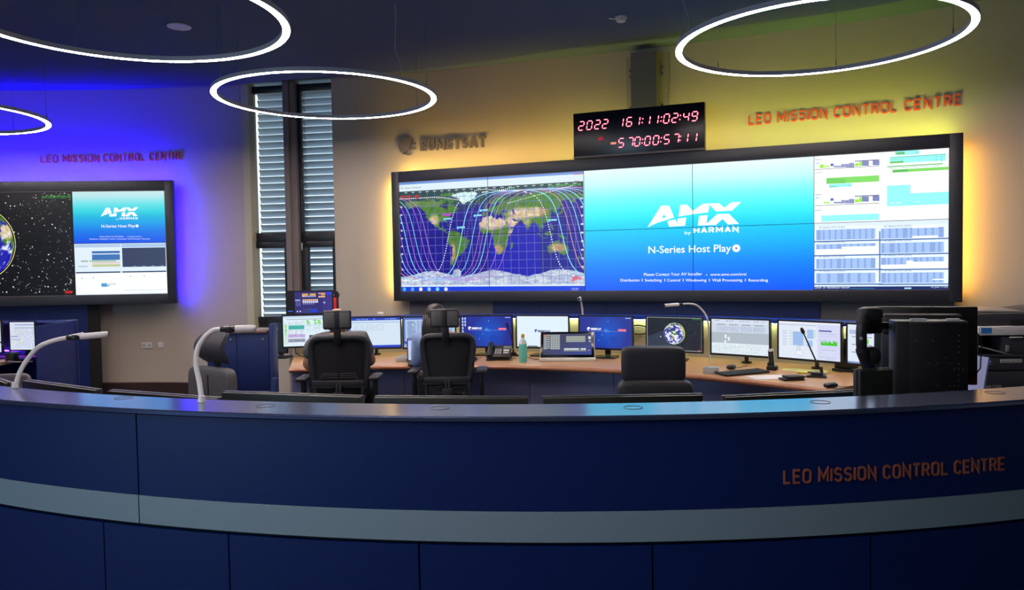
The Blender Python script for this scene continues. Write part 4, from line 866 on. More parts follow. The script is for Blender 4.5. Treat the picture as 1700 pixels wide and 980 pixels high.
# ceiling fittings
A = gz(1031, 28, CP); sd = thing('smoke_detector', 'small white smoke detector on the ceiling', 'smoke detector', A)
b = MB(); b.lathe([(0, -.05), (.03, -.05), (.042, -.044), (.046, -.03), (.046, -.024)], 24); b.build('sensor_head', 'white_plastic', sd)
b = MB(); b.lathe([(.046, -.024), (.055, -.02), (.058, -.002), (0, -.001)], 24); b.build('base', 'white_plastic', sd)
b = MB(); b.cyl((.0, -.046, -.032), (0, -.049, -.032), .004, n=8); b.build('led', mat('detector_led', (160, 30, 30), .4), sd)
A = gz(1016, 31, CP); b = MB(); b.box((0, 0, -.002), (.07, .022, .003), rot=(0, 0, .5)); o = b.build('ceiling_label', 'white_plastic', None, smooth=0); o.location = A; tag(o, 'tiny white label strip on the ceiling beside the smoke detector', 'label')
A = gz(297.5, 43, CP); dl = thing('downlight', 'round white recessed downlight in the ceiling inside the left ring lamp', 'downlight', A)
b = MB(); b.lathe([(.083, -.002), (.108, -.002), (.112, -.008), (.108, -.014), (.086, -.012), (.083, -.010)], 40); b.build('trim_ring', 'white_plastic', dl)
b = MB(); b.lathe([(0, -.003), (.084, -.003), (.084, -.006), (0, -.006)], 32); b.build('lens', mat('downlight_lens', (190, 190, 225), .25), dl)
# wall plates
def plate(nm, x, y, w, h, label, pts, kind):
    A, n = wall_hit(x, y, pts, 0); t = thing(nm, label, kind, mtx=frame3(A, Vector((-n.y, n.x, 0))*-1, -n*-1, UP)); return t
def wall_plate(nm, x0, y0, x1, y1, pts, label, cat, sockets=0):
    A, n = wall_hit((x0+x1)/2, (y0+y1)/2, pts, 0); n = -n if n.y > 0 else n; X = Vector((-n.y, n.x, 0)); w = hypot(*(wall_hit(x1, y0, pts)[0]-wall_hit(x0, y0, pts)[0]).xy); h = abs(wall_hit(x0, y0, pts)[0].z-wall_hit(x0, y1, pts)[0].z)
    t = thing(nm, label, cat, mtx=frame3(A, X, -n, UP)); b = MB(); b.box((0, -.005, 0), (w, .012, h), bev=.003); b.build('cover', 'white_plastic', t)
    for i in range(sockets):
        x = (i-(sockets-1)/2)*w/sockets; b = MB(); b.lathe([(.021, 0), (.024, .0), (.024, .004), (.021, .004)], 24, Matrix.Translation((x, -.011, 0)) @ Matrix.Rotation(pi/2, 4, 'X')); b.cyl((x, -.0105, 0), (x, -.0125, 0), .021, n=24); so = b.build('socket', 'lightgrey', t)
        b = MB(); b.cyl((x-.009, -.012, 0), (x-.009, -.0135, 0), .003, n=8); b.cyl((x+.009, -.012, 0), (x+.009, -.0135, 0), .003, n=8); b.build('pin_hole', 'matte', so)
    if not sockets: b = MB(); b.box((0, -.013, 0), (w*.72, .006, h*.72), bev=.002); b.build('rocker', 'white_plastic', t)
    return t
wall_plate('power_socket', 235.5, 568.5, 253, 579, left_pts, 'double white power socket on the grey wall below the left video wall', 'socket', 2)
wall_plate('light_switch', 263, 568, 272, 578, left_pts, 'single white switch plate right of the double socket', 'switch')
wall_plate('junction_box', 626.5, 518.5, 636.5, 524, right_pts, 'small white box on the wall just above the monitors', 'box')
# lettering on the counter front
bm = sign_bm('LEO MISSION CONTROL CENTRE', (aL-aR)*CR, pT.z-pL.z, .004, .15)
bmesh.ops.subdivide_edges(bm, edges=[e for e in bm.edges if e.calc_length() > .04], cuts=2)
for v in bm.verts:
    t = aL-v.co.x/CR; r = CR+.0004+v.co.z; zz = pL.z+(pR.z-pL.z)*(v.co.x/((aL-aR)*CR))+v.co.y; v.co = (r*sin(t), r*cos(t), zz)
b = MB(); b.bm.free(); b.bm = bm; o = b.build('counter_lettering', 'copper', None, smooth=0); o.location = (CX, CY, 0)
tag(o, 'copper LEO MISSION CONTROL CENTRE letters on the navy counter front', 'sign')
# ------------------------------------------------------------------ curved console desk at the back
DX, DY, DR, HR = -1.115, 3.02, 4.07, 5.20
D0, D1 = radians(-13.2), radians(55)
desk = thing('console_desk', 'long curved cherry wood console desk with grey front panels and a lit upstand behind', 'desk', (DX, DY, 0))
b = MB(); N = 60
path = [(DR*sin(D0+(D1-D0)*i/N), DR*cos(D0+(D1-D0)*i/N)) for i in range(N+1)]; outv = [(sin(D0+(D1-D0)*i/N), cos(D0+(D1-D0)*i/N)) for i in range(N+1)]
b.sweep([(.03, .705), (HR-DR, .705), (HR-DR, .742), (.03, .742)], path, outv); b.build('worktop', 'desk', desk)
b = MB(); b.sweep([(.03, .700), (.012, .703), (.0, .715), (.0, .728), (.012, .739), (.03, .7422)], path, outv); b.build('edge_band', 'desk_edge', desk)
cuts = [D0]+[atan2((gy(x, 650, 6.9).x-DX), 6.9-DY) for x in (655, 858, 1010)]+[radians(45), D1]
for a, c in zip(cuts, cuts[1:]):
    b = MB(); b.arc(0, 0, DR+.42, DR+.44, a+.0006, c-.0006, .02, .704, 14); b.build('front_panel', 'modesty', desk)
b = MB(); b.arc(0, 0, HR, HR+.03, D0, D1, 0, 1.105, 60); b.build('upstand', 'hutch', desk)
b = MB(); b.sweep([(HR-DR-.17, 1.104), (HR-DR+.14, 1.104), (HR-DR+.14, 1.132), (HR-DR-.17, 1.132)], path, outv); b.build('shelf', mat('blue_shelf_trim', (36, 62, 170), .25, coat=.3), desk)
M['ledgreen'] = mat('shelf_led', (255, 255, 200), .4, emis=(.82, .92, .34), estr=22)
b = MB(); b.arc(0, 0, HR-.05, HR-.03, D0+.02, D1, 1.092, 1.103, 60); b.build('led_strip', 'ledgreen', desk, label='glowing yellow green strip')
def cyl_loop(b, pts, r=.004, n=6): b.tube(pts, r, n)
# end cabinet, left of the desk
cA = gz(345, 560, 1.13); X0 = -2.63; X1 = gy(449, 600, 6.62).x; cY = 6.60
cab = thing('end_cabinet', 'navy cabinet with round studs at the left end of the console desk', 'cabinet', ((X0+X1)/2, cY, 0)); cw = X1-X0
b = MB(); b.box((0, .10, .56), (cw-.004, .18, 1.09)); b.build('carcass', 'navy2', cab, smooth=0)
for x0, x1, z0, z1 in ((-.5, -.02, .62, 1.105), (-.02, .5, .62, 1.105), (-.5, -.02, .08, .615), (-.02, .5, .08, .615)):
    b = MB(); b.box(((x0+x1)/2*cw, 0, (z0+z1)/2), ((x1-x0)*cw-.003, .02, z1-z0-.003), bev=.0015); pn = b.build('door_panel', 'navy2', cab)
    b = MB(); xs_ = x1*cw-.045 if x0 < -.1 else x1*cw-.045; zz = z1-.05 if z0 > .5 else z1-.06
    b.lathe([(0, .012), (.008, .012), (.011, .006), (.011, 0), (0, 0)], 16, Matrix.Translation((xs_, -.011, zz)) @ Matrix.Rotation(pi/2, 4, 'X')); b.build('stud', 'alu', pn)
b = MB(); b.box((-.01, .13, 1.118), (cw, .32, .022), bev=.003); b.build('top', mat('cabinet_top', (120, 96, 88), .25), cab)
b = MB(); b.box((cw/2+.018, .06, .60), (.03, .15, 1.16), bev=.003); b.build('side_panel', 'navy2', cab)
b = MB(); b.box((cw/2+.045, -.03, .36), (.05, .08, .72), bev=.006); b.build('desk_end', 'navy2', cab)

# ------------------------------------------------------------------ monitors
def on_arc(px, R=4.85):
    d = ray(px, 560); d = Vector((d.x/d.y, 1)); ox, oy = -DX, -DY; A = d.x*d.x+1; B = 2*(d.x*ox+oy); Cc = ox*ox+oy*oy-R*R; t = (-B+sqrt(B*B-4*A*Cc))/(2*A); return d.x*t, t
def monitor(label, X, Y, rz, w, h, ztop, zdesk, pic, group='monitors on the console desk', stand='foot', bezel=.014, tilt=0.0, body='black', cat='monitor', name='monitor', chin=0):
    t = thing(name, label, cat, (X, Y, zdesk), rz, group); zc = ztop-h/2-zdesk
    T = Matrix.Translation((0, 0, zc)) @ Matrix.Rotation(tilt, 4, 'X')
    b = MB(); b.box((0, .018, 0), (w, .03, h), bev=.004); b.box((0, .045, -.02), (w*.72, .04, h*.62), bev=.015); b.build('casing', body, t, mtx=T)
    b = MB(); q = bezel
    for x0, x1, z0, z1 in ((-w/2, -w/2+q, -h/2, h/2), (w/2-q, w/2, -h/2, h/2), (-w/2+q, w/2-q, -h/2, -h/2+q+chin+.004), (-w/2+q, w/2-q, h/2-q, h/2)): b.box(((x0+x1)/2, .001, (z0+z1)/2), (x1-x0, .008, z1-z0))
    b.build('bezel', body, t, smooth=0, mtx=T)
    if pic:
        P = Pic(160, 90, w-2*q, h-2*q-.004-chin); pic(P); P.build('screen', t, T @ Matrix.Translation((0, .0022, chin/2+.002)))
    if stand == 'foot':
        b = MB(); b.box((0, .075, zc*.5+.03), (.055, .02, zc+.02), bev=.004); b.box((0, .06, zc), (.08, .05, .08), bev=.01); b.build('stand', 'black', t)
        b = MB(); b.prism([(-.11, -.09), (.11, -.09), (.12, .02), (.10, .13), (-.10, .13), (-.12, .02)], 0, .012); b.build('foot', 'black', t)
    if stand == 'arm':
        b = MB(); b.box((0, .06, zc), (.11, .03, .11), bev=.006); b.tube([(0, .07, zc), (0, .12, zc-.05), (0, .15, zc-.2), (0, .15, 0.0)], .018, 10); b.cyl((0, .15, 0), (0, .15, .015), .045); b.build('arm', 'black', t)
    return t
def win_bg(c0, c1): return lambda P: (P.grid(0, 0, 160, 90, 1, 8, lambda u, v: mixc(c0, c1, v)), P.layer())
rr = random.Random(5)
def rows(P, x0, y0, x1, y1, n, cols, col, fill=.6):
    dy = (y1-y0)/n; dx = (x1-x0)/cols
    for i in range(n):
        for j in range(cols):
            if rr.random() < fill: P.rect(x0+j*dx+dx*.1, y0+i*dy+dy*.25, x0+j*dx+dx*rr.uniform(.5, .9), y0+i*dy+dy*.75, col)
def pic_scheme(P):
    P.rect(0, 0, 160, 90, (222, 240, 250)); P.layer(); P.rect(0, 0, 160, 5, (190, 215, 240)); P.rect(10, 9, 160, 11, (150, 170, 180)); P.rect(120, 3, 140, 8, (40, 60, 130))
    P.rect(4, 22, 12, 84, (206, 232, 214)); P.rect(5, 26, 11, 34, (120, 220, 80)); P.rect(5, 38, 11, 47, (110, 210, 80)); P.rect(5, 50, 11, 53, (130, 220, 90)); P.rect(5, 56, 11, 60, (150, 230, 120))
    P.rect(14, 14, 66, 84, (226, 236, 246)); P.layer(); P.rect(16, 28, 64, 40, (70, 180, 170)); P.rect(14, 54, 66, 64, (196, 180, 226)); P.rect(14, 70, 66, 78, (150, 160, 176)); P.rect(14, 68, 66, 69.5, (90, 90, 110)); P.layer()
    rows(P, 16, 15, 64, 27, 4, 12, (120, 200, 190)); rows(P, 16, 42, 64, 54, 4, 12, (150, 170, 190)); rows(P, 16, 55, 64, 63, 3, 8, (150, 120, 200)); rows(P, 16, 70.5, 64, 77.5, 1, 10, (110, 120, 170), .7)
    for x, y in ((70, 14), (92, 12), (104, 14), (72, 20), (94, 20), (106, 20)): P.rect(x, y, x+9, y+5, (120, 215, 100))
    rows(P, 70, 28, 156, 50, 8, 12, (170, 190, 205)); P.rect(68, 27, 158, 27.8, (150, 180, 190)); P.rect(78, 58, 90, 68, (50, 70, 90)); rows(P, 92, 56, 150, 80, 6, 6, (160, 190, 200))
def pic_console(P):
    P.rect(0, 0, 160, 90, (48, 44, 116)); P.layer(); P.rect(0, 0, 27, 90, (10, 10, 16)); P.rect(127, 4, 160, 86, (58, 52, 132)); P.rect(54, 70, 108, 88, (54, 62, 116)); P.layer()
    for i in range(7): P.rect(54+i*7, 8, 60+i*7, 17, (240, 178, 96) if i != 3 else (70, 110, 110)); P.rect(54+i*7, 18, 60+i*7, 22, (180, 184, 240))
    P.rect(54, 17, 64, 20, (250, 190, 100))
    for i in range(3): P.rect(112+i*8, 6, 119+i*8, 11, (246, 180, 90)); P.rect(112+i*8, 19, 119+i*8, 25, (250, 200, 130))
    P.rect(121, 12, 136, 16, (240, 170, 80)); P.rect(138, 4, 160, 13, (36, 66, 230))
    for i in range(8): P.rect(55+i*7, 32, 61+i*7, 37, (248, 196, 120)); P.rect(55+i*7, 38, 61+i*7, 47, (200, 200, 240))
    for i in range(6): P.rect(56+i*7, 50, 61+i*7, 52, (190, 190, 240))
    P.rect(29, 33, 47, 37, (190, 200, 255))
    for i in range(3):
        for j in range(4): P.rect(32+i*6, 41+j*5, 35+i*6, 44+j*5, (130, 130, 210))
    P.rect(84, 74, 106, 86, (30, 60, 220)); P.rect(80, 72, 83, 75, (110, 120, 200)); P.rect(128, 44, 136, 48, (190, 190, 240)); P.rect(131, 50, 134, 52, (190, 190, 240)); P.rect(3, 78, 20, 82, (60, 90, 220)); P.rect(34, 78, 38, 84, (210, 215, 255)); P.rect(44, 78, 48, 84, (210, 215, 255))
def pic_list(P):
    P.rect(0, 0, 160, 90, (214, 230, 246)); P.layer(); P.rect(0, 0, 160, 8, (40, 70, 190)); P.rect(0, 83, 160, 90, (30, 64, 200)); P.rect(0, 8, 7, 83, (60, 84, 200)); P.rect(10, 12, 157, 16, (176, 204, 238)); P.layer(); rows(P, 3, 1, 150, 7, 1, 20, (140, 170, 240), .5); rows(P, 16, 20, 110, 40, 6, 14, (184, 198, 214), .8); rows(P, 2, 10, 6, 80, 14, 1, (150, 180, 250)); rows(P, 4, 85, 60, 89, 1, 8, (160, 200, 255))
def pic_table(P):
    P.rect(0, 0, 160, 90, (176, 200, 236)); P.layer(); P.rect(0, 0, 160, 6, (80, 110, 190)); P.rect(0, 70, 160, 80, (60, 90, 190)); P.rect(4, 67, 150, 70, (240, 246, 252)); P.rect(0, 80, 160, 90, (140, 170, 220)); P.rect(0, 6, 5, 70, (90, 120, 200)); P.layer(); rows(P, 10, 10, 155, 66, 14, 14, (120, 140, 176), .85); rows(P, 10, 10, 40, 66, 14, 1, (90, 110, 150), .9)
def eum(P, x, y, h, col, w):
    r = h*.75; P.disc(x, y-h*.45, r, col, 20); P.heavy('EUMETSAT', x+r*1.6, y, w, h, col)
def pic_operations(P):
    P.grid(0, 0, 160, 90, 16, 1, lambda u, v: mixc((28, 56, 150), (36, 30, 130), abs(u-.5)*2)); P.layer()
    P.grid(0, 0, 160, 90, 60, 34, lambda u, v: mixc((34, 46, 146), (16, 84, 200), max(0, 1-hypot((u-.55)/.35, (v-.55)/.62))**.6 if hypot((u-.56)/.36, (v-.60)/.60) < 1 else 0)); P.layer()
    b0 = len(P.v)
    for lo, la in ((-10, 52), (-5, 38), (10, 30), (30, 30)): pass
    for (x, y) in ((88, 14), (79, 40), (70, 52), (58, 68), (90, 42)): P.disc(x, y, 1.5, (120, 200, 255), 8)
    P.poly([(92, 58), (104, 56), (118, 60), (124, 66), (116, 70), (112, 84), (104, 86), (100, 74), (90, 68)], (16, 64, 176)); P.poly([(76, 36), (84, 34), (88, 40), (84, 46), (78, 45)], (40, 120, 220)); P.layer()
    P.disc(28, 35.5, 5, (250, 250, 255), 20); P.heavy('EUMETSAT', 35.5, 39, 31, 6, (250, 250, 255)); P.rect(26, 41.5, 143, 42.2, (150, 150, 220)); P.rect(118, 35, 143, 41, (230, 60, 90)); P.rect(140, 3, 156, 5, (180, 200, 240))
    P.layer(); P.disc(30, 37.5, 3.2, (40, 70, 170), 14, ry=2); P.strokes('OMERATIONS'.replace('M', 'T'), 120, 40, 21, 4, (255, 190, 200), .22)
def pic_icons(P):
    pic_operations(P)
    for j in range(7):
        for i in range(2):
            if i == 0 or j < 3: P.rect(4+i*8, 4+j*9.5, 8+i*8, 9+j*9.5, (220, 232, 250)); P.rect(3+i*8, 9.8+j*9.5, 9.5+i*8, 10.8+j*9.5, (150, 180, 240))
def pic_white(P):
    P.rect(0, 0, 160, 90, (226, 242, 252)); P.layer(); P.disc(60, 43, 4.6, (46, 70, 130), 20); P.heavy('EUMETSAT', 66, 47, 39, 6, (70, 84, 120)); P.rect(34, 87, 64, 89.5, (60, 70, 100)); P.layer(); P.disc(62, 45, 3, (226, 242, 252), 14, ry=2)
def pic_space(P):
    P.rect(0, 0, 160, 90, (22, 28, 40)); P.layer(); P.poly([(0, 54), (72, 28), (70, 90), (0, 90)], (44, 56, 76)); P.layer()
    r3 = random.Random(4)
    for i in range(160):
        x, y = r3.uniform(2, 158), r3.uniform(2, 88); g_ = r3.choice((90, 130, 200)); s_ = r3.choice((.25, .4)); P.rect(x-s_, y-s_, x+s_, y+s_, (g_, g_, g_))
    P.line([(0, 0), (160, 0), (160, 90), (0, 90), (0, 0)], 1.6, (220, 230, 240)); P.layer()
    P.disc(80, 44, 31, (60, 80, 60), 48); P.disc(83, 43.4, 29.6, (220, 230, 120), 48); P.layer(); P.disc(80, 44, 29.4, (20, 24, 50), 48); P.layer(); globe(P, 80, 44, 29, -60, -8, 72, (44, 44, 150), .46); P.layer(); P.rect(150, 85, 156, 88, (200, 40, 30)); P.rect(134, 3, 156, 4.4, (60, 150, 60)); P.disc(41, 53, 1.6, (240, 244, 250), 8)
def pic_grey(P):
    P.rect(0, 0, 160, 90, (206, 218, 230)); P.layer(); P.rect(0, 34, 160, 62, (176, 188, 198)); P.rect(0, 0, 160, 7, (214, 224, 240)); P.rect(2, 8, 158, 10, (226, 232, 244)); P.rect(0, 62, 160, 90, (224, 236, 244)); P.layer()
    for i in range(4): P.rect(14+i*35, 17, 43+i*35, 32, (196, 206, 226)); P.rect(16+i*35, 13, 40+i*35, 14.6, (120, 130, 150))
    rows(P, 15, 19, 150, 30, 3, 16, (160, 172, 204), .7)
    for x, y, h in ((38, 40, 10), (47, 46, 10), (37, 55, 7)): P.rect(x, y, x+5, y+h, (236, 244, 248))
    P.disc(71, 66, 3, (240, 248, 250), 10); rows(P, 4, 66, 140, 86, 8, 18, (186, 212, 208), .5); rows(P, 10, 2, 150, 6, 1, 18, (150, 160, 190), .5)
def pic_diagram(P):
    P.rect(0, 0, 160, 90, (226, 234, 248)); P.layer(); P.rect(0, 0, 160, 3, (240, 244, 252)); P.rect(0, 6, 100, 9, (200, 208, 224)); P.rect(102, 5, 160, 88, (214, 218, 246)); P.layer()
    P.rect(38, 24, 66, 58, (156, 190, 238)); P.rect(76, 18, 92, 40, (160, 192, 240)); P.rect(76, 44, 90, 60, (164, 196, 240)); P.rect(46, 70, 64, 82, (236, 240, 250)); P.line([(46, 70), (64, 70), (64, 82), (46, 82), (46, 70)], .7, (150, 166, 200))
    for x in (50, 56): P.line([(x, 58), (x, 70)], .7, (130, 150, 190)); P.line([(x+2, 58), (x+2, 70)], .7, (150, 200, 150))
    for y in (22, 28, 35, 42, 49, 55): P.rect(28, y, 36, y+1.2, (150, 205, 150)); P.rect(10, y, 22, y+4, (204, 214, 232)); P.rect(68, y, 75, y+1.2, (190, 140, 140) if y < 30 else (150, 160, 200))
    for y in (20, 24, 28, 32, 36): P.rect(93, y, 99, y+1.2, (140, 205, 130))
    P.rect(106, 18, 138, 21, (60, 70, 160)); P.rect(110, 26, 150, 27, (170, 176, 220)); P.rect(108, 32, 152, 33, (190, 196, 226)); P.rect(106, 58, 156, 58.6, (190, 190, 230)); P.rect(110, 64, 150, 65, (160, 170, 200)); P.rect(110, 82, 150, 82.8, (140, 200, 140)); P.line([(110, 66), (110, 83)], .5, (160, 170, 200))
    r4 = random.Random(9)
    for i in range(24): P.rect(111+i*1.7, 54-4-r4.uniform(1, 9)-(3 if i % 6 == 0 else 0), 112.9+i*1.7, 54, (70, 200, 50))
    for x in (125, 132, 139): P.rect(x, 86, x+4, 88, (170, 180, 240))
def pic_green(P):
    P.rect(0, 0, 160, 90, (224, 234, 248)); P.layer(); P.rect(4, 12, 60, 22, (176, 196, 232)); P.rect(0, 86, 160, 90, (120, 140, 190)); P.layer()
    for i in range(3): P.rect(30, 32+i*18, 52, 43+i*18, (100, 216, 40)); P.rect(10, 27+i*18, 60, 29+i*18, (140, 150, 180))
    rows(P, 92, 20, 156, 84, 14, 5, (190, 204, 224), .5); P.rect(88, 6, 100, 14, (70, 90, 200)); P.rect(104, 6, 112, 14, (220, 90, 110))
def pic_log(P):
    P.rect(0, 0, 160, 90, (214, 222, 240)); P.layer(); P.rect(30, 8, 156, 10, (110, 130, 190)); P.rect(30, 18, 156, 20, (140, 150, 190)); P.rect(4, 46, 50, 48, (90, 100, 150)); P.rect(4, 56, 60, 57.5, (110, 120, 170)); rows(P, 32, 22, 154, 84, 12, 10, (178, 190, 216), .6); P.rect(62, 22, 66, 42, (226, 222, 90)); P.rect(62, 58, 66, 74, (226, 222, 90)); P.rect(16, 56, 20, 72, (226, 222, 90))
LABM = [
 # px0, px1, ytop, ybot, picture, label, stand
 (470, 559, 522, 580, pic_scheme, 'monitor with green and lilac schematic windows, under the raised purple one', 'arm'),
 (577, 666.5, 525.5, 578, pic_list, 'monitor with a pale blue window and blue bars, right of the man', 'arm'),
 (668.5, 757, 525, 578.5, pic_table, 'monitor with a dense grey table, behind the woman', 'foot'),
 (764.5, 850, 523, 576.5, pic_icons, 'blue globe monitor with desktop icons, right of the woman', 'foot'),
 (856, 945, 523, 577.5, pic_white, 'white monitor with a small grey logo, behind the turquoise bottle', 'foot'),
 (958.5, 1052, 523.5, 580, pic_operations, 'blue globe monitor without icons, right of the white logo monitor', 'foot'),
 (1070, 1167, 525, 587, pic_space, 'monitor with a dark starry picture and the Earth', 'foot'),
 (1178.5, 1277, 527, 595, pic_grey, 'monitor with grey bands and a pale table, left of the cordless phone', 'arm'),
 (1285.5, 1399.5, 531, 605, pic_diagram, 'monitor with blue boxes and a green bar chart, behind the slanting gooseneck microphone', 'arm'),
 (1402, 1520, 537, 611, pic_green, 'monitor with green squares, behind the black handset', 'foot')]
for x0, x1, yt, yb, pic, lab, st in LABM:
    X, Y = on_arc((x0+x1)/2); t_ = atan2(X-DX, Y-DY); zt_ = gy((x0+x1)/2, (yt+(yt+2 if x0 > 1100 else 0) if False else yt)+(1.5 if x0 > 1100 else 0), Y).z
    X -= .0; w = .555 if x0 > 500 else .545
    monitor(lab, X, Y, -t_, w, .338, zt_, .7425, pic, stand=st)
# raised monitor and the half hidden one behind the cabinet
p0 = gy(475, 483, 7.84); p1 = gy(553, 522, 7.84); zz = p0.z
t = monitor('purple and orange console screen raised above the schematic monitor', (p0.x+p1.x)/2, 7.84, .12, p1.x-p0.x, .250, zz, .7425, pic_console, stand='none', bezel=.012, body='matte')
b = MB(); b.box((0, .06, .62), (.1, .04, .1), bev=.006); b.tube([(0, .07, .6), (0, .22, .57), (0, .23, .5), (0, .23, .392)], .014, 10); b.cyl((0, .23, .391), (0, .23, .40), .06); b.build('pole', 'black', t)
def pic_edge(P): P.rect(0, 0, 160, 90, (14, 14, 12)); P.layer(); P.rect(1, 10, 40, 24, (220, 226, 120)); P.layer(); P.line([(3, 23), (16, 17), (40, 13)], 2, (110, 130, 60))
X, Y = -2.405, 7.86; monitor('dark monitor with a yellow green note, mostly hidden behind the navy end cabinet', X, Y, -.1, .20, .335, gy(462, 533, Y).z, .7425, pic_edge, stand='foot', body='matte')
# ------------------------------------------------------------------ small things on the console desk
ZD = .7425
def px_desk(x, y, z=ZD): p = gz(x, y, z); return p.x, p.y
# desk telephone
X, Y = px_desk(829, 597); t = thing('desk_telephone', 'black desk telephone with handset left of the turquoise bottle', 'telephone', (X, Y, ZD), -.12)
T = Matrix.Rotation(radians(28), 4, 'X')
b = MB(); b.prism([(-.11, -.09), (.11, -.09), (.115, .10), (-.115, .10)], .0, .018); b.box((.02, .04, .05), (.17, .03, .08), bev=.005); b.build('foot', 'black', t)
b = MB(); b.box((.0, .0, .075), (.235, .20, .022), rot=T, bev=.007); b.build('body', 'black2', t)
b = MB()
for i in range(4):
    for j in range(3): b.box((-.03+j*.022, -.045+i*.022, .0135), (.015, .013, .006), bev=.002)
b.build('keypad', 'lightgrey', t, mtx=Matrix.Translation((0, 0, .075)) @ T)
b = MB(); b.box((.075, .055, .0125), (.075, .045, .004), bev=.001); b.build('display', mat('phone_display', (110, 120, 112), .3), t, mtx=Matrix.Translation((0, 0, .075)) @ T)
b = MB(); b.box((.07, .005, .0125), (.055, .03, .004), bev=.001); b.box((.07, -.035, .0125), (.05, .016, .004), bev=.001); b.build('label_strip', 'white_plastic', t, mtx=Matrix.Translation((0, 0, .075)) @ T)
b = MB(); b.tube([(-.085, -.10, .012), (-.085, -.07, .032), (-.085, 0, .042), (-.085, .07, .032), (-.085, .10, .012)], [.024, .028, .021, .028, .024], 12, flat=1.0); b.build('handset', 'black', t, mtx=Matrix.Translation((0, 0, .082)) @ T)
b = MB(); b.tube([(-.085, -.11, .02), (-.11, -.12, .008), (-.10, -.14, .006), (-.04, -.13, .006), (.0, -.10, .006)], .005, 6); b.build('coiled_cord', 'matte', t)
# gooseneck microphone behind the phone
def goose_mic(label, X, Y, rz, pts, base, tip=.011):
    t = thing('gooseneck_microphone', label, 'microphone', (X, Y, ZD), rz)
    b = MB(); b.prism([(-base, -base*.75), (base, -base*.75), (base*.7, base), (-base*.7, base)], 0, .014); b.prism([(-base*.6, -base*.3), (base*.6, -base*.3), (base*.35, base*.7), (-base*.35, base*.7)], .014, .034); b.build('base', 'black', t)
    b = MB(); b.tube(pts, [.006]*(len(pts)-1)+[.005], 8); b.cyl(pts[0], Vector(pts[0])+Vector((0, 0, .03)), .013, .008, 12); b.build('neck', 'black', t)
    d = (Vector(pts[-1])-Vector(pts[-2])).normalized(); e = Vector(pts[-1]); b = MB(); b.tube([e-d*.005, e+d*.005, e+d*.03, e+d*.045], [tip*.6, tip, tip, tip*.55], 12); b.build('windscreen', 'matte', t)
    return t
X, Y = px_desk(849, 592); goose_mic('thin gooseneck microphone standing behind the black desk telephone', X+.02, Y+.05, 0, [(0, 0, .03), (.0, 0, .12), (-.02, 0, .20), (-.05, -.01, .29)], .055)
X, Y = px_desk(1357, 626); goose_mic('slanting gooseneck microphone in front of the bar chart monitor', X, Y, -.5, [(.03, .02, .03), (.01, .02, .07), (-.05, .04, .20), (-.11, .06, .335)], .075, .014)
# bottle
X, Y = px_desk(868.5, 602); t = thing('cleaning_bottle', 'clear plastic bottle of turquoise liquid with a yellow cap on the desk', 'bottle', (X, Y, ZD))
b = MB(); b.lathe([(0, 0), (.033, 0), (.037, .006), (.037, .175), (.033, .195), (.016, .222), (.014, .236), (0, .236)], 28); b.build('body', mat('clear_plastic', (206, 224, 220), .25), t, smooth=40)
b = MB(); b.lathe([(0, .003), (.0335, .003), (.0378, .009), (.0378, .172), (.0372, .173)], 28); b.build('liquid', mat('turquoise_liquid', (96, 186, 172), .2), t)
b = MB(); b.lathe([(.016, .232), (.0165, .236), (.0155, .262), (.012, .268), (0, .268)], 20); b.build('cap', mat('yellow_cap', (196, 160, 40), .4), t)
# touch panel
X, Y = px_desk(942, 600); t = thing('touch_panel', 'tilted touch panel with a white foot edge between the bottle and the leather chair', 'touch panel', (X, Y, ZD), -.09)
T = Matrix.Translation((0, 0, .012)) @ Matrix.Rotation(radians(-28), 4, 'X')
b = MB(); b.box((0, .012, .15), (.515, .024, .27), bev=.006); b.build('casing', 'white_plastic', t, mtx=T)
b = MB(); b.box((0, -.002, .155), (.505, .006, .262), bev=.002); b.build('front_glass', mat('panel_glass', (10, 11, 18), .15), t, mtx=T)
b = MB(); b.box((0, .03, .016), (.53, .10, .032), bev=.008); b.box((0, .11, .08), (.30, .03, .14), rot=(radians(20), 0, 0), bev=.005); b.build('foot', 'white_plastic', t)
P = Pic(160, 90, .455, .215)
P.grid(0, 0, 160, 90, 8, 4, lambda u, v: mixc((62, 66, 96), (44, 66, 150), u*v*1.1)); P.layer(); P.rect(8, 4, 55, 62, (90, 94, 112)); P.rect(76, 10, 140, 36, (150, 158, 152)); P.rect(68, 62, 142, 76, (120, 126, 134)); P.layer()
for i in range(7):
    P.rect(1, 5+i*9, 12, 12+i*9, (214, 140, 90) if i == 0 else (160, 168, 168)); P.rect(14, 5+i*9, 21, 9+i*9, (190, 196, 196))
    for j in range(4): P.rect(24+j*8, 5+i*9, 31+j*8, 12.5+i*9, (166, 174, 172))
for i in range(9):
    if i != 6: P.rect(70+i*8, 62, 76.5+i*8, 70, (214, 220, 220))
P.rect(150, 12, 158, 24, (220, 222, 230)); P.rect(152, 30, 157, 36, (200, 204, 220)); P.rect(148, 70, 155, 73, (200, 160, 160)); P.rect(78, 12, 138, 13, (180, 186, 180))
P.build('screen', t, T @ Matrix.Translation((0, -.0056, .157)))
b = MB(); b.tube([(-.24, .10, .006), (-.32, .12, .006), (-.40, .20, .02), (-.44, .30, .03)], .003, 6); b.build('cable', 'matte', t)
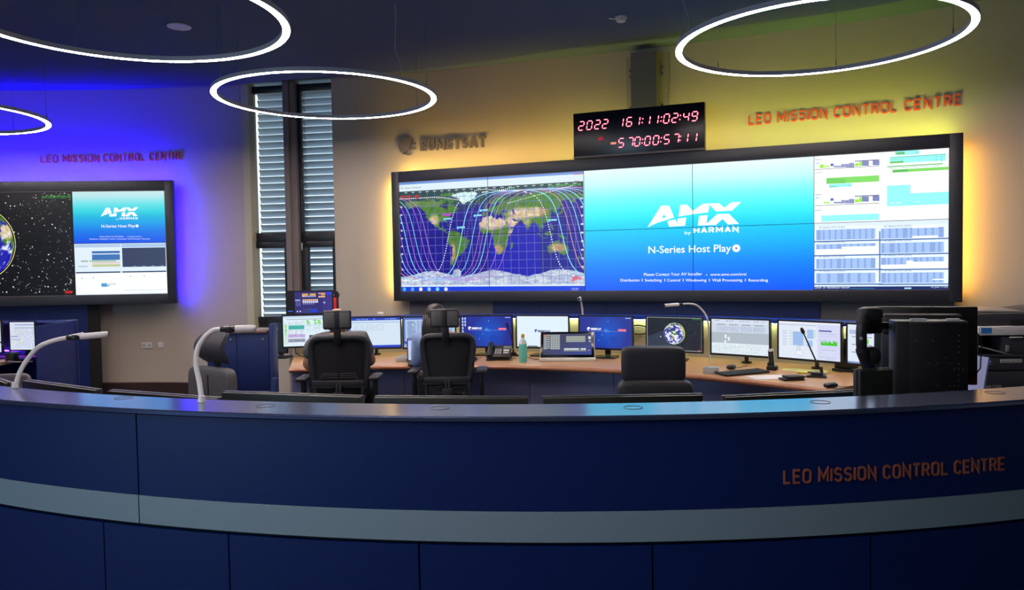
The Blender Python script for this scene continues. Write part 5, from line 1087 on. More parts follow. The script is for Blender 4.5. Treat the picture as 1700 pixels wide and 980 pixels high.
# small grey switch boxes
def grey_box(x, y, w, d, h, rz, label):
    X, Y = px_desk(x, y); t = thing('switch_box', label, 'box', (X, Y+d/2, ZD), rz, None)
    b = MB(); b.box((0, 0, h/2), (w, d, h), bev=.004); b.build('casing', 'lightgrey', t)
    b = MB(); b.box((0, -.01, h), (w*.94, d*.8, .004), bev=.001); b.build('lid', 'alu', t)
    for i in range(3): b = MB(); b.cyl((-w*.25+i*w*.2, 0, h), (-w*.25+i*w*.2, 0, h+.008), .007, n=12); b.build('button', 'white_plastic', t)
    b = MB(); b.box((w*.34, -d/2-.001, h*.4), (w*.16, .003, h*.16)); b.build('badge', 'black', t)
    return t
grey_box(668, 601, .125, .15, .045, .0, 'grey box with buttons left of the laptop, behind the woman')
grey_box(1183.5, 621.5, .12, .11, .05, -.35, 'grey box with buttons right of the leather chair')
# laptop beside the woman
X, Y = px_desk(690, 606); t = thing('laptop', 'open laptop beside the woman, seen from its screen side', 'laptop', (X+.08, Y+.06, ZD), .16)
b = MB(); b.box((0, 0, .008), (.32, .22, .015), bev=.004); b.build('base', 'black2', t)
b = MB(); b.box((0, 0, .017), (.27, .10, .003)); b.build('keyboard', 'black', t)
T = Matrix.Translation((0, .11, .012)) @ Matrix.Rotation(radians(-14), 4, 'X'); b = MB(); b.box((0, .004, .115), (.32, .008, .22), bev=.002); b.build('lid', 'black2', t, mtx=T)
P = Pic(160, 90, .30, .20); P.rect(0, 0, 160, 90, (196, 204, 246)); P.layer(); P.rect(0, 0, 160, 8, (120, 130, 210)); rows(P, 6, 14, 150, 80, 9, 4, (160, 170, 220), .7); P.build('screen', t, T @ Matrix.Translation((0, -.0015, .115)))
# mice
def mouse(x, y, rz, label):
    X, Y = px_desk(x, y); t = thing('computer_mouse', label, 'mouse', (X, Y, ZD), rz)
    b = MB(); b.pad((0, 0, .0185), (.064, .112, .036), 2.6); b.build('body', 'black', t); b = MB(); b.cyl((-.004, .03, .028), (.004, .03, .028), .010, n=14); b.build('scroll_wheel', 'duct', t)
    b = MB(); b.tube([(0, .05, .008), (.01, .09, .003), (.03, .13, .003), (.02, .19, .003), (.04, .24, .003)], .0022, 6); b.build('cord', 'matte', t)
mouse(787, 599, -.1, 'black mouse on the desk right of the woman'); mouse(1214, 613, -.7, 'black mouse behind the keyboard, right of the grey button box'); mouse(1379, 644, -1.2, 'black mouse near the desk edge, in front of the slanting microphone')
# keyboard
X, Y = px_desk(1233, 621); t = thing('keyboard', 'black computer keyboard lying askew right of the grey button box', 'keyboard', (X, Y, ZD), .42)
b = MB(); b.box((0, 0, .0125), (.44, .14, .016), rot=(.05, 0, 0), bev=.004); b.build('tray', 'black', t)
b = MB()
for r_ in range(5):
    for c_ in range(15): b.box((-.196+c_*.028, .048-r_*.024, .0232-.0012*r_), (.022, .018, .006), bev=.002, seg=1)
b.build('keys', 'black2', t)
# papers
def sheet(nm, x, y, w, d, rz, col, label, dz=.001, group=None):
    X, Y = px_desk(x, y); b = MB(); b.box((0, 0, 0), (w, d, .0012)); o = b.build(nm, mat(nm+'_paper', col, .8), None, smooth=0); o.location = (X, Y, ZD+dz); o.rotation_euler = (0, 0, rz); return tag(o, label, 'paper', group)
sheet('white_paper', 1276, 626.5, .30, .21, .10, (214, 206, 208), 'white sheet of paper on the desk right of the keyboard')
sheet('yellow_paper', 1325, 615, .25, .16, -.55, (206, 206, 140), 'yellow sheet of paper under the bar chart monitor, left one')
sheet('yellow_paper', 1346, 617, .26, .15, -.45, (200, 200, 136), 'yellow sheet of paper under the bar chart monitor, right one', .0035)
X, Y = px_desk(1330, 619.5); t = thing('sticky_note_pad', 'small yellow note pad with a dark pen end, on the yellow sheets', 'note pad', (X, Y-.02, ZD+.0045), -.35); b = MB(); b.box((0, 0, .004), (.08, .035, .008)); b.build('sheets', mat('note_yellow', (222, 218, 80), .7), t, smooth=0); b = MB(); b.cyl((.04, 0, .006), (.085, -.004, .006), .006, n=10); b.build('pen_end', 'black', t)
X, Y = px_desk(1316, 631); t = thing('notebook', 'pair of black notebooks stacked near the desk edge', 'notebook', (X, Y, ZD), .12); b = MB(); b.box((-.01, 0, .008), (.16, .105, .015), bev=.002); b.build('lower_book', 'black', t); b = MB(); b.box((.012, .006, .0245), (.14, .10, .014), rot=(0, 0, .08), bev=.002); b.build('upper_book', 'black2', t)
# cordless phone in its cradle
X, Y = px_desk(1281.5, 615); t = thing('cordless_phone', 'cordless phone standing in its cradle left of the bar chart monitor', 'telephone', (X, Y, ZD), -.5)
b = MB(); b.box((0, .015, .018), (.085, .085, .036), bev=.010); b.box((-.03, .03, .045), (.02, .05, .04), bev=.008); b.build('cradle', 'black', t)
T = Matrix.Translation((0, 0, .012)) @ Matrix.Rotation(radians(-14), 4, 'X') @ Matrix.Rotation(radians(-6), 4, 'Y')
b = MB(); b.box((0, .012, .085), (.05, .024, .17), bev=.010); b.build('handset', 'lightgrey', t, mtx=T); b = MB(); b.box((0, -.001, .085), (.042, .004, .13), bev=.001); b.build('faceplate', 'matte', t, mtx=T); b = MB(); b.box((0, -.002, .153), (.032, .004, .016), bev=.001); b.build('display', 'white_plastic', t, mtx=T)
# black desktop unit right of the bar chart monitor
X, Y = on_arc(1405, 5.04); t_ = atan2(X-DX, Y-DY); t = thing('desktop_computer', 'small black computer between the bar chart monitor and the green squares monitor', 'computer', (X, Y, ZD), -t_)
b = MB(); b.box((0, 0, .145), (.15, .12, .25), bev=.012); b.build('case', 'black', t); b = MB(); b.box((0, 0, .012), (.17, .16, .022), bev=.006); b.build('foot', 'black2', t); b = MB(); b.box((0, -.062, .22), (.1, .004, .05), bev=.001); b.build('vent_panel', 'matte', t)
# coiled cables on the upstand
A = gz(1061, 556, .95); t_ = radians(27); R_ = HR-.035; X, Y = DX+R_*sin(t_), DY+R_*cos(t_)
xx_, yy_ = on_arc(1061, HR-.03); t = thing('coiled_cables', 'coil of dark cables hung on the lit upstand left of the Earth monitor', 'cable', (xx_, yy_, .98), -atan2(xx_-DX, yy_-DY))
for i, (rx, rz_, dz) in enumerate(((.11, .055, 0), (.10, .045, .012), (.09, .05, -.01))):
    b = MB(); b.tube([(rx*cos(2*pi*k/28), -.004*i-.004*sin(4*pi*k/28), dz+rz_*sin(2*pi*k/28)) for k in range(28)], .006, 6, closed=True); b.build('cable_loop', 'matte' if i < 2 else 'lightgrey', t)
b = MB(); b.box((-.07, .0, 0), (.02, .03, .10), bev=.003); b.build('hook', 'duct', t)
# loose cables by the schematic monitor
xx_, yy_ = on_arc(500, 4.98); t = thing('monitor_cables', 'tangle of black cables hanging under the schematic monitor', 'cable', (xx_, yy_, ZD))
for k, P_ in enumerate(([(0, 0, .12), (.05, -.02, .16), (.12, -.03, .12), (.16, -.03, .05), (.18, -.05, .006)], [(-.02, 0, .13), (.06, -.02, .15), (.13, -.04, .08), (.10, -.06, .006)], [(-.06, -.03, .10), (-.05, -.04, .05), (.0, -.06, .02), (.10, -.08, .006)])):
    b = MB(); b.tube(spl3(P_) if False else P_, .0045, 6); b.build('cable', 'matte', t)
# ------------------------------------------------------------------ desk lamps
def bez(pts, n=10):
    P = [Vector(p) for p in pts]; P = [P[0]*2-P[1]]+P+[P[-1]*2-P[-2]]; out = []
    for i in range(1, len(P)-2):
        for k in range(n):
            t = k/n; a, b_, c, d = P[i-1:i+3]; out.append(.5*((2*b_)+(c-a)*t+(2*a-5*b_+4*c-d)*t*t+(3*b_-a-3*c+d)*t**3))
    out.append(P[-1]); return out
def arm_lamp(label, base, pts, head, r=.0100, hr=.0140):
    """curved tube lamp: base point, tube points and head end, all in room space"""
    B = Vector(base); t = thing('desk_lamp', label, 'lamp', B); L = [Vector(p)-B for p in pts]; H = Vector(head)-B
    L[0] = L[0]+Vector((0, 0, .004)); b = MB(); b.tube(bez(L), r, 12); b.build('curved_arm', 'lamp_white', t)
    d = (H-L[-1]).normalized(); j = L[-1]
    b = MB(); b.tube([j-d*.004, j+d*.055], r*1.12, 12); b.box(j+d*.03+Vector((0, 0, -.002)), (.03, r*2.6, r*2.5), bev=.005); b.build('joint', 'black', t)
    b = MB(); b.tube([j+d*.05, j+d*.06, H-d*.02, H-d*.006, H], [hr*.9, hr, hr, hr*.95, hr*.7], 16); b.build('lamp_head', 'lamp_white', t)
    b = MB(); b.tube([H-d*.012, H+d*.001], hr*.72, 12); b.build('end_cap', 'black', t)
    b = MB(); b.cyl(Vector((0, 0, .0008)), L[0]+Vector((0, 0, .02)), r*1.5, r*1.2, 20); b.build('base', 'lamp_white', t)
    return t
M['lamp_white'] = mat('lamp_white', (206, 204, 206), .35)
def q3(x, y, Y): return gy(x, y, Y)
B0 = gz(25, 644, 1.1525); Yb = B0.y; arm_lamp('white curved desk lamp at the far left of the counter', B0, [q3(x, y, Yb+k) for x, y, k in ((25, 644, 0), (36, 612, .02), (60, 580, .04), (85, 567, .06), (112, 561, .08))], q3(180, 555, Yb+.13))
B0 = gz(335, 668, 1.152); Yb = B0.y; arm_lamp('white curved desk lamp in front of the grey fabric chair', B0, [q3(x, y, Yb+k) for x, y, k in ((335, 668, 0), (331, 635, .02), (325.5, 605, .03), (328, 580, .04), (340, 560, .05), (354, 549, .06), (367, 547, .07))], q3(425, 545.5, Yb+.11))
B0 = Vector((*on_arc(1178.5, 4.985), ZD)); Yb = B0.y; arm_lamp('white curved desk lamp bending left over the Earth monitor', B0, [q3(x, y, Yb+k) for x, y, k in ((1178.5, 600, 0), (1178, 570, -.01), (1176, 538, -.02), (1170, 521, -.03), (1158, 508, -.05), (1145, 504.5, -.07), (1133, 505, -.09))], q3(1103, 507.5, -.2+Yb), .0085, .0155)
_xl, _yl = on_arc(967, 4.985); B0 = Vector((_xl, _yl, ZD)); arm_lamp('white desk lamp seen end-on behind the blue globe monitor without icons', B0, [B0, q3(967.5, 560, _yl), q3(967, 520, _yl), q3(965, 503, _yl-.03), q3(964, 498.5, _yl-.08)], q3(961, 496.5, _yl-.5), .0095, .0155)
# ------------------------------------------------------------------ monitors on the counter, seen from behind
def fmon(px0, px1, yl, yr, R, label, h=.31, fw=.11):
    xm = (px0+px1)/2; d = ray(xm, 655); dx = d.x/d.y; A = dx*dx+1; B = -2*(dx*CX+CY); Cc = CX*CX+CY*CY-R*R; tt = (-B-sqrt(B*B-4*A*Cc))/(2*A); X, Y = dx*tt, tt
    t_ = atan2(X-CX, Y-CY); zt_ = gy(xm, (yl+yr)/2, Y).z; w = None
    # width so that both ends meet the photographed ends
    u = Vector((cos(t_), -sin(t_), 0)); rl, rr_ = ray(px0, 655), ray(px1, 655)
    def hit(r): # along X + u*s
        den = u.x*r.y-u.y*r.x; return (r.x*Y-r.y*X)/den
    s0, s1 = hit(rl), hit(rr_); w = abs(s1-s0); m_ = (s0+s1)/2; X += u.x*m_; Y += u.y*m_
    t = thing('monitor', label, 'monitor', (X, Y, .7412), -t_, 'monitors behind the counter'); zc = zt_-h/2-.7412
    b = MB(); b.box((0, -.005, zc), (w, .022, h), bev=.003); b.build('bezel', 'frame_dark', t)
    b = MB(); b.box((0, .016, zc), (w-.008, .022, h-.008), bev=.004); b.box((0, .035, zc-.02), (w*.6, .05, h*.55), bev=.015); b.build('back_cover', mat('monitor_back', (26, 30, 28), .45), t)
    b = MB(); b.box((0, .06, zc*.5+.02), (.06, .03, zc), bev=.006); b.build('stand', 'black', t)
    b = MB(); b.prism([(-fw, -.04), (fw, -.04), (fw*.9, .11), (-fw*.9, .11)], 0, .012); b.build('foot', 'black', t)
    P = Pic(160, 90, w-.03, h-.03); P.grid(0, 0, 160, 90, 1, 4, lambda u_, v: mixc((30, 60, 140), (20, 30, 90), v)); P.layer(); rows(P, 10, 10, 150, 80, 10, 8, (120, 150, 200), .5); P.build('screen', t, Matrix.Translation((0, -.0165, zc)))
    return t, X, Y, t_
FM = [(-62, 18, 610, 634, 5.22, 'monitor back at the far left behind the curved lamp'), (45, 166, 625, 651, 5.15, 'monitor back left of the wall sockets, rising above the counter'), (184, 366, 646, 660.5, 5.12, 'monitor back in front of the grey fabric chair'),
      (372, 603, 651, 655, 5.10, 'monitor back in front of the man'), (622, 877, 657, 658.5, 5.12, 'monitor back in front of the woman'), (900, 1166, 659.5, 652, 5.12, 'monitor back in front of the leather chair'), (1199, 1430, 658.5, 645, 5.12, 'monitor back in front of the notebooks'),
      (1660, 1840, 634, 648, 5.2, 'monitor back in front of the printer', .22)]
for a in FM: fmon(*a)
# ------------------------------------------------------------------ black equipment at the right end of the counter
def on_counter_arc(px, R, y=600):
    d = ray(px, y); dx = d.x/d.y; A = dx*dx+1; B = -2*(dx*CX+CY); Cc = CX*CX+CY*CY-R*R; tt = (-B-sqrt(B*B-4*A*Cc))/(2*A); return dx*tt, tt
# low monitor back
d0 = fmon(1420, 1477, 613, 611, 5.27, 'black monitor back under the handset, left of the perforated computer', .37, .05)
# big all-in-one seen from behind
Yb = 3.55; pL_, pR_ = gy(1452, 520, Yb+.10), gy(1624, 520, Yb-.05); d = (pR_-pL_); w = hypot(d.x, d.y); rz_ = atan2(d.y, d.x); zt_ = gy(1540, 510, Yb).z; m_ = (pL_+pR_)/2; h_ = .36
t = thing('all_in_one_computer', 'large black computer screen seen from behind with a round maker mark, behind the perforated case', 'computer', (m_.x, m_.y, .742), rz_); zc = zt_-h_/2-.742
b = MB(); b.box((0, .02, zc), (w, .03, h_), bev=.005); b.build('screen_body', 'black', t)
b = MB(); b.box((-.02, -.02, zc+.10), (w*.82, .07, .10), bev=.028, seg=4); b.build('rear_hump', 'black2', t)
b = MB(); b.box((-.02, -.01, zc-.06), (w*.80, .05, .26), bev=.01); b.build('rear_cover', 'black', t)
b = MB(); b.box((.02, -.0565, zc+.125), (.075, .003, .022)); b.build('rear_slot', 'matte', t, smooth=0); b = MB(); b.box((-.01, -.0565, zc+.075), (.06, .004, .018)); b.build('rear_latch', 'frame_dark', t, smooth=0)
b = MB(); T = Matrix.Translation((.03, -.056, zc+.08)) @ Matrix.Rotation(pi/2, 4, 'X'); b.lathe([(.0085, 0), (.011, 0), (.011, .003), (.0085, .003)], 24, T); b.box((.028, -.0575, zc+.082), (.0022, .003, .011), rot=(0, .25, 0)); b.box((.0325, -.0575, zc+.079), (.0022, .003, .011), rot=(0, .25, 0)); b.build('maker_mark', 'white_plastic', t)
b = MB(); b.box((-.15, -.005, zc+.13), (.02, .06, .012), rot=(0, .3, 0), bev=.003); b.build('cable_clip', 'lightgrey', t)
b = MB(); b.box((0, .0, zc/2-.05), (.22, .03, zc-.12), bev=.006); b.box((0, .02, .01), (.28, .20, .02), bev=.006); b.build('stand', 'black', t)
b = MB(); b.tube([(w/2-.005, -.0, zc+.06), (w/2+.012, -.01, zc+.04), (w/2+.008, -.01, zc-.10), (w/2-.03, -.0, zc-.16)], .003, 6); b.build('side_cable', 'matte', t)
# perforated computer case
Yc = 3.22; pL_, pR_ = gy(1487, 600, Yc+.02), gy(1609, 600, Yc-.04); d = pR_-pL_; w = hypot(d.x, d.y); rz_ = atan2(d.y, d.x); m_ = (pL_+pR_)/2; zt_ = gy(1548, 533, Yc).z
t = thing('computer_case', 'black computer case with a perforated rear panel standing behind the counter', 'computer', (m_.x, m_.y, .742), rz_); hh = zt_-.742
b = MB(); b.box((0, .06, hh/2), (w, .11, hh), bev=.006); b.build('case', 'black', t)
b = MB(); b.box((w*.09, .004, hh/2), (w*.80, .008, hh-.012), bev=.002); b.build('rear_panel', 'black', t)
def dots(): 
    m = mat('vent_hole', (4, 4, 6), .8); return m
mh = dots(); mb_ = mat('vent_glint', (150, 150, 165), .3, .8)
b = MB(); b2 = MB(); rg = random.Random(2)
for j in range(15):
    z = hh-.06-j*.0235
    for i in range(12):
        x = -w*.22+i*w*.058
        if rg.random() < .9: (b2 if (i == 10) or (rg.random() < .06) or (i in (8, 9) and j > 8 and rg.random() < .6) else b).cyl((x, .0, z), (x, -.0012, z), .0026, n=6)
b.build('vent_holes', mh, t, smooth=0); b2.build('vent_glints', mb_, t, smooth=0)  # the pale metallic dots are glints painted among the vent holes
for x0, x1 in ((-.27, -.05), (.22, .40)): b = MB(); b.box(((x0+x1)/2*w, .03, hh+.004), ((x1-x0)*w, .02, .008)); b.build('tape_tab', 'lightgrey', t, smooth=0)
# handset on a hook on the left of the big screen
Yh = 3.30; pt = lambda x, y, Y=Yh: gy(x, y, Y)
t = thing('intercom_handset', 'black intercom handset hanging left of the large black computer screen', 'handset', pt(1441, 608, Yh)); O = t.location.copy()
L_ = lambda x, y, dy=0: gy(x, y, Yh+dy)-O
b = MB(); b.tube(bez([L_(1437, 520, -.01), L_(1431, 540, -.025), L_(1430, 560, -.03), L_(1431, 580, -.02), L_(1437, 597, 0)]), [.026]*10+[.022]*20+[.026]*11, 16, flat=1.0); b.build('grip', 'black2', t)
b = MB(); b.pad(L_(1446, 591, .0), (.080, .06, .082), 2.3); b.build('mouthpiece', 'black2', t)
b = MB(); b.pad(L_(1444, 521, .0), (.100, .08, .060), 3); b.build('earpiece', 'black2', t)
b = MB(); b.box(L_(1449, 535, .03), (.07, .03, .10), bev=.008); b.box(L_(1466, 541, .06), (.04, .02, .03), bev=.003); b.build('cradle', 'black', t)
b = MB(); c = L_(1429, 562, -.051); b.cyl(c, c+Vector((0, -.004, 0)), .007, n=14); b.build('button', 'lightgrey', t)
b = MB(); b.tube([L_(1434, 603), L_(1433, 612), L_(1433, 630), L_(1434, 660)], .0028, 6); b.build('cord', 'matte', t)
# papers and cable by the right end of the case
b = MB(); x0 = gy(1617, 640, 5.1); b.box((0, 0, .13), (.012, .20, .26), rot=(0, .18, .2)); o = b.build('leaning_brochure', mat('brochure_paper', (150, 160, 200), .5), None, smooth=0); o.location = (x0.x, x0.y, .74); tag(o, 'pale blue brochure leaning between the black computer case and the printer', 'brochure')
b = MB(); b.box((0, 0, .37), (.50, .40, .74), bev=.004); o = b.build('side_cupboard', 'navy2', None); o.location = (x0.x, x0.y+.05, 0); tag(o, 'low navy cupboard under the leaning brochure', 'cupboard')
# ------------------------------------------------------------------ printer
Yp = 6.1; pL_ = gy(1626, 560, Yp); pw = .68
t = thing('office_printer', 'grey and black multifunction office printer with a white front band at the right', 'printer', (pL_.x+pw/2, Yp, 0), -.06); Zy = lambda y: gy(1665, y, Yp).z
M['pr'] = mat('printer_dark', (52, 52, 60), .45); M['pr2'] = mat('printer_grey', (128, 124, 124), .4); M['prw'] = mat('printer_white', (206, 202, 202), .4)
def pbx(name, x0, x1, ya, yb, m, y0=0, dep=.6, bev=.006, par=None, label=None):
    b = MB(); za, zb2 = Zy(ya), Zy(yb); b.box(((x0+x1)/2, y0+dep/2, (za+zb2)/2), (x1-x0, dep, za-zb2), bev=bev); return b.build(name, m, par or t, label=label)
hw = pw/2
pbx('document_feeder', -hw, hw, 521, 541, 'pr', .02, .56, .012); b = MB(); b.box((-.06, .26, Zy(518)), (.5, .34, .02), rot=(.05, .03, 0), bev=.008); b.build('feeder_tray', 'pr2', t); b = MB(); b.box((.15, .25, Zy(517)+.005), (.30, .3, .012), rot=(.05, -.1, 0), bev=.003); b.build('feeder_lid', 'pr', t)
pbx('feeder_opening', -hw+.26, hw-.02, 531, 539, 'matte', .01, .05, .002)
pbx('scanner_band', -hw-.002, hw+.002, 542, 557, 'prw', -.01, .58)
q = pbx('sticker', -hw+.02, -hw+.10, 544, 553.5, mat('sticker_blue', (40, 120, 190), .4), -.0125, .003, 0, label='blue square sticker')
pbx('inner_back', -hw+.02, hw, 557, 589, 'matte', .30, .28); pbx('left_post', -hw, -hw+.02, 557, 589, 'pr', .02, .54, .002)
b = MB(); b.box((-.20, .16, Zy(583)), (.26, .34, .012), rot=(0, .28, 0), bev=.003); b.build('output_tray', 'pr2', t)
pbx('toner_door', -hw+.19, hw, 560, 589, 'pr', .0, .3, .012); b = MB(); b.box((-.12, -.012, Zy(579)), (.022, .02, .05), bev=.004); b.build('door_handle', 'pr2', t); b = MB(); b.box((-.05, -.006, Zy(560.5)), (.10, .02, .010), bev=.003); b.build('latch', 'prw', t)
pbx('middle_ledge', -hw-.004, hw+.004, 589, 593, 'pr', -.01, .58, .003)
pbx('paper_drawer', -hw, hw, 594, 615.5, 'pr', -.004, .58); pbx('paper_drawer', -hw, hw, 617, 646, 'pr', -.004, .58); pbx('cabinet_base', -hw, hw, 648, 770, 'pr', .0, .58)
b = MB(); T = Matrix.Translation((-hw+.083, -.005, Zy(600.5))) @ Matrix.Rotation(pi/2, 4, 'X'); b.lathe([(0, 0), (.018, 0), (.018, .001), (0, .001)], 20, T @ Matrix.Diagonal((1.1, .62, 1, 1))); b.box((-hw+.083, -.0055, Zy(605)), (.06, .001, .003)); b.build('maker_mark', mat('mark_blue', (120, 170, 220), .4), t, smooth=0)
pbx('label_strip', -hw+.17, -hw+.335, 597, 602.5, 'prw', -.0065, .003, 0)
for nm, tx_, x0, y, w_, h_, m_ in (('label_text', 'MB-GND-MFP-LEO', -hw+.18, 601.4, .145, .013, 'black'), ('model_text', 'bizhub C250i', -hw+.03, 643.5, .15, .018, 'prw')):
    b = MB(); b.bm.free(); b.bm = text_fit(tx_, w_, h_, .0008); b.build(nm, m_, t, smooth=0, mtx=Matrix.Translation((x0, -.0075 if 'label' in nm else -.0045, Zy(y))) @ Matrix.Rotation(pi/2, 4, 'X'))
b = MB(); b.bm.free()
# ------------------------------------------------------------------ left console
lp = gz(125, 531, 1.13)
lc = thing('side_console', 'navy side console with a cherry desktop at the left edge', 'desk', (lp.x, lp.y, 0), 0)
e1 = gz(60, 540, 1.13)-lp; ed = Vector((e1.x, e1.y, 0)).normalized(); LE = hypot(e1.x, e1.y)
al = atan2(ed.y, ed.x)
b = MB(); b.box((LE/2, 0, .56), (LE, .03, 1.12), bev=.002); b.box((.012, 0, .56), (.03, .05, 1.125), bev=.004); b.build('end_panel', 'navy2', lc, mtx=Matrix.Rotation(al, 4, 'Z'))
b = MB(); b.box((-1.3, .02, .56), (2.6, .04, 1.1)); b.build('back_panel', 'navy2', lc, smooth=0)
b = MB(); b.box((-1.3, -.10, 1.118), (2.62, .30, .022), bev=.004); b.build('shelf', mat('blue_shelf_trim2', (36, 50, 120), .25), lc)
b = MB(); b.box((-1.70, -.50, .725), (2.56, .98, .035), bev=.008); b.build('desktop', 'desk', lc)
b = MB(); b.box((-1.75, -.55, .36), (2.4, .03, .70)); b.build('front_panel', 'navy2', lc, smooth=0)
M['ledviolet'] = mat('console_led', (120, 60, 255), .4, emis=(.25, .04, 1), estr=14)
b = MB(); b.box((-1.4, -.012, .80), (2.3, .02, .012)); b.build('led_strip', 'ledviolet', lc, smooth=0, label='violet glowing strip')
Ym = lp.y-.36
for x0, x1, yt, yb, lab, pc in ((-52, 7, 532, 587, 'monitor with pale log windows at the far left, cut by the photo edge', pic_log), (12, 62, 533.5, 583, 'monitor with pale log windows and yellow bars on the navy side console', pic_log)):
    a, c = gy(x0, 560, Ym), gy(x1, 560, Ym); w = abs(c.x-a.x); zt_ = gy((x0+x1)/2, yt, Ym).z; zb_ = gy((x0+x1)/2, yb, Ym).z
    monitor(lab, (a.x+c.x)/2, Ym, -.12, w*.95, zt_-zb_, zt_, .7435, pc, 'monitors on the side console', bezel=.010)
p = gy(22, 590, Ym-.16); t = thing('gooseneck_microphone', 'black gooseneck microphone on the side console at the left edge', 'microphone', (p.x, Ym-.18, .7425)); b = MB(); b.box((0, 0, .045), (.09, .09, .09), bev=.006); b.build('base', 'black2', t); b = MB(); b.tube([(0, -.0, .09), (-.06, -.01, .15), (-.16, -.02, .26)], .005, 8); b.build('neck', 'black', t)
t = thing('cable_tangle', 'grey cables lying on the side console below the left monitors', 'cable', (p.x+.06, Ym-.36, .7425))
for k in range(3): b = MB(); b.tube(bez([(-.12+.03*k, -.03, .006), (-.02, .03+.02*k, .012), (.10, .0+.015*k, .008), (.16, .04, .006)]), .004, 6); b.build('cable', 'duct', t)
# ------------------------------------------------------------------ chairs
def star_base(t, z0=.0):
    b = MB(); b.cyl((0, 0, .08), (0, 0, .38), .028, .024, 16); b.cyl((0, 0, .06), (0, 0, .12), .04, .034, 16); b.build('gas_column', 'black', t)
    for k in range(5):
        a = 2*pi*k/5+.3; c, s_ = cos(a), sin(a); b = MB(); b.tube([(c*.03, s_*.03, .095), (c*.17, s_*.17, .085), (c*.30, s_*.30, .066)], [.022, .018, .014], 10); lg = b.build('leg', 'chrome', t)
        b = MB(); b.cyl((c*.30-s_*.018, s_*.30+c*.018, .028), (c*.30+s_*.018, s_*.30-c*.018, .028), .028, n=16); b.cyl((c*.30, s_*.30, .03), (c*.30, s_*.30, .07), .007, n=8); b.build('caster', 'black', lg)
def armrest(t, sx, xo, zt, y=.02, post='chrome'):
    b = MB(); b.box((sx*xo, y+.03, zt), (.085, .26, .03), bev=.012, seg=3); r = b.build('armrest', 'chair_plastic', t)
    b = MB(); b.box((sx*xo, y, zt-.11), (.035, .06, .2), bev=.008); b.build('post_sleeve', 'black', r)
    b = MB(); b.tube([(sx*xo, y, zt-.18), (sx*xo, y, .50), (sx*(xo-.04), y, .44), (sx*.18, y, .42)], .016, 10); b.build('post', post, r)
def bar(b, p, r): b.tube(p, r, 8)
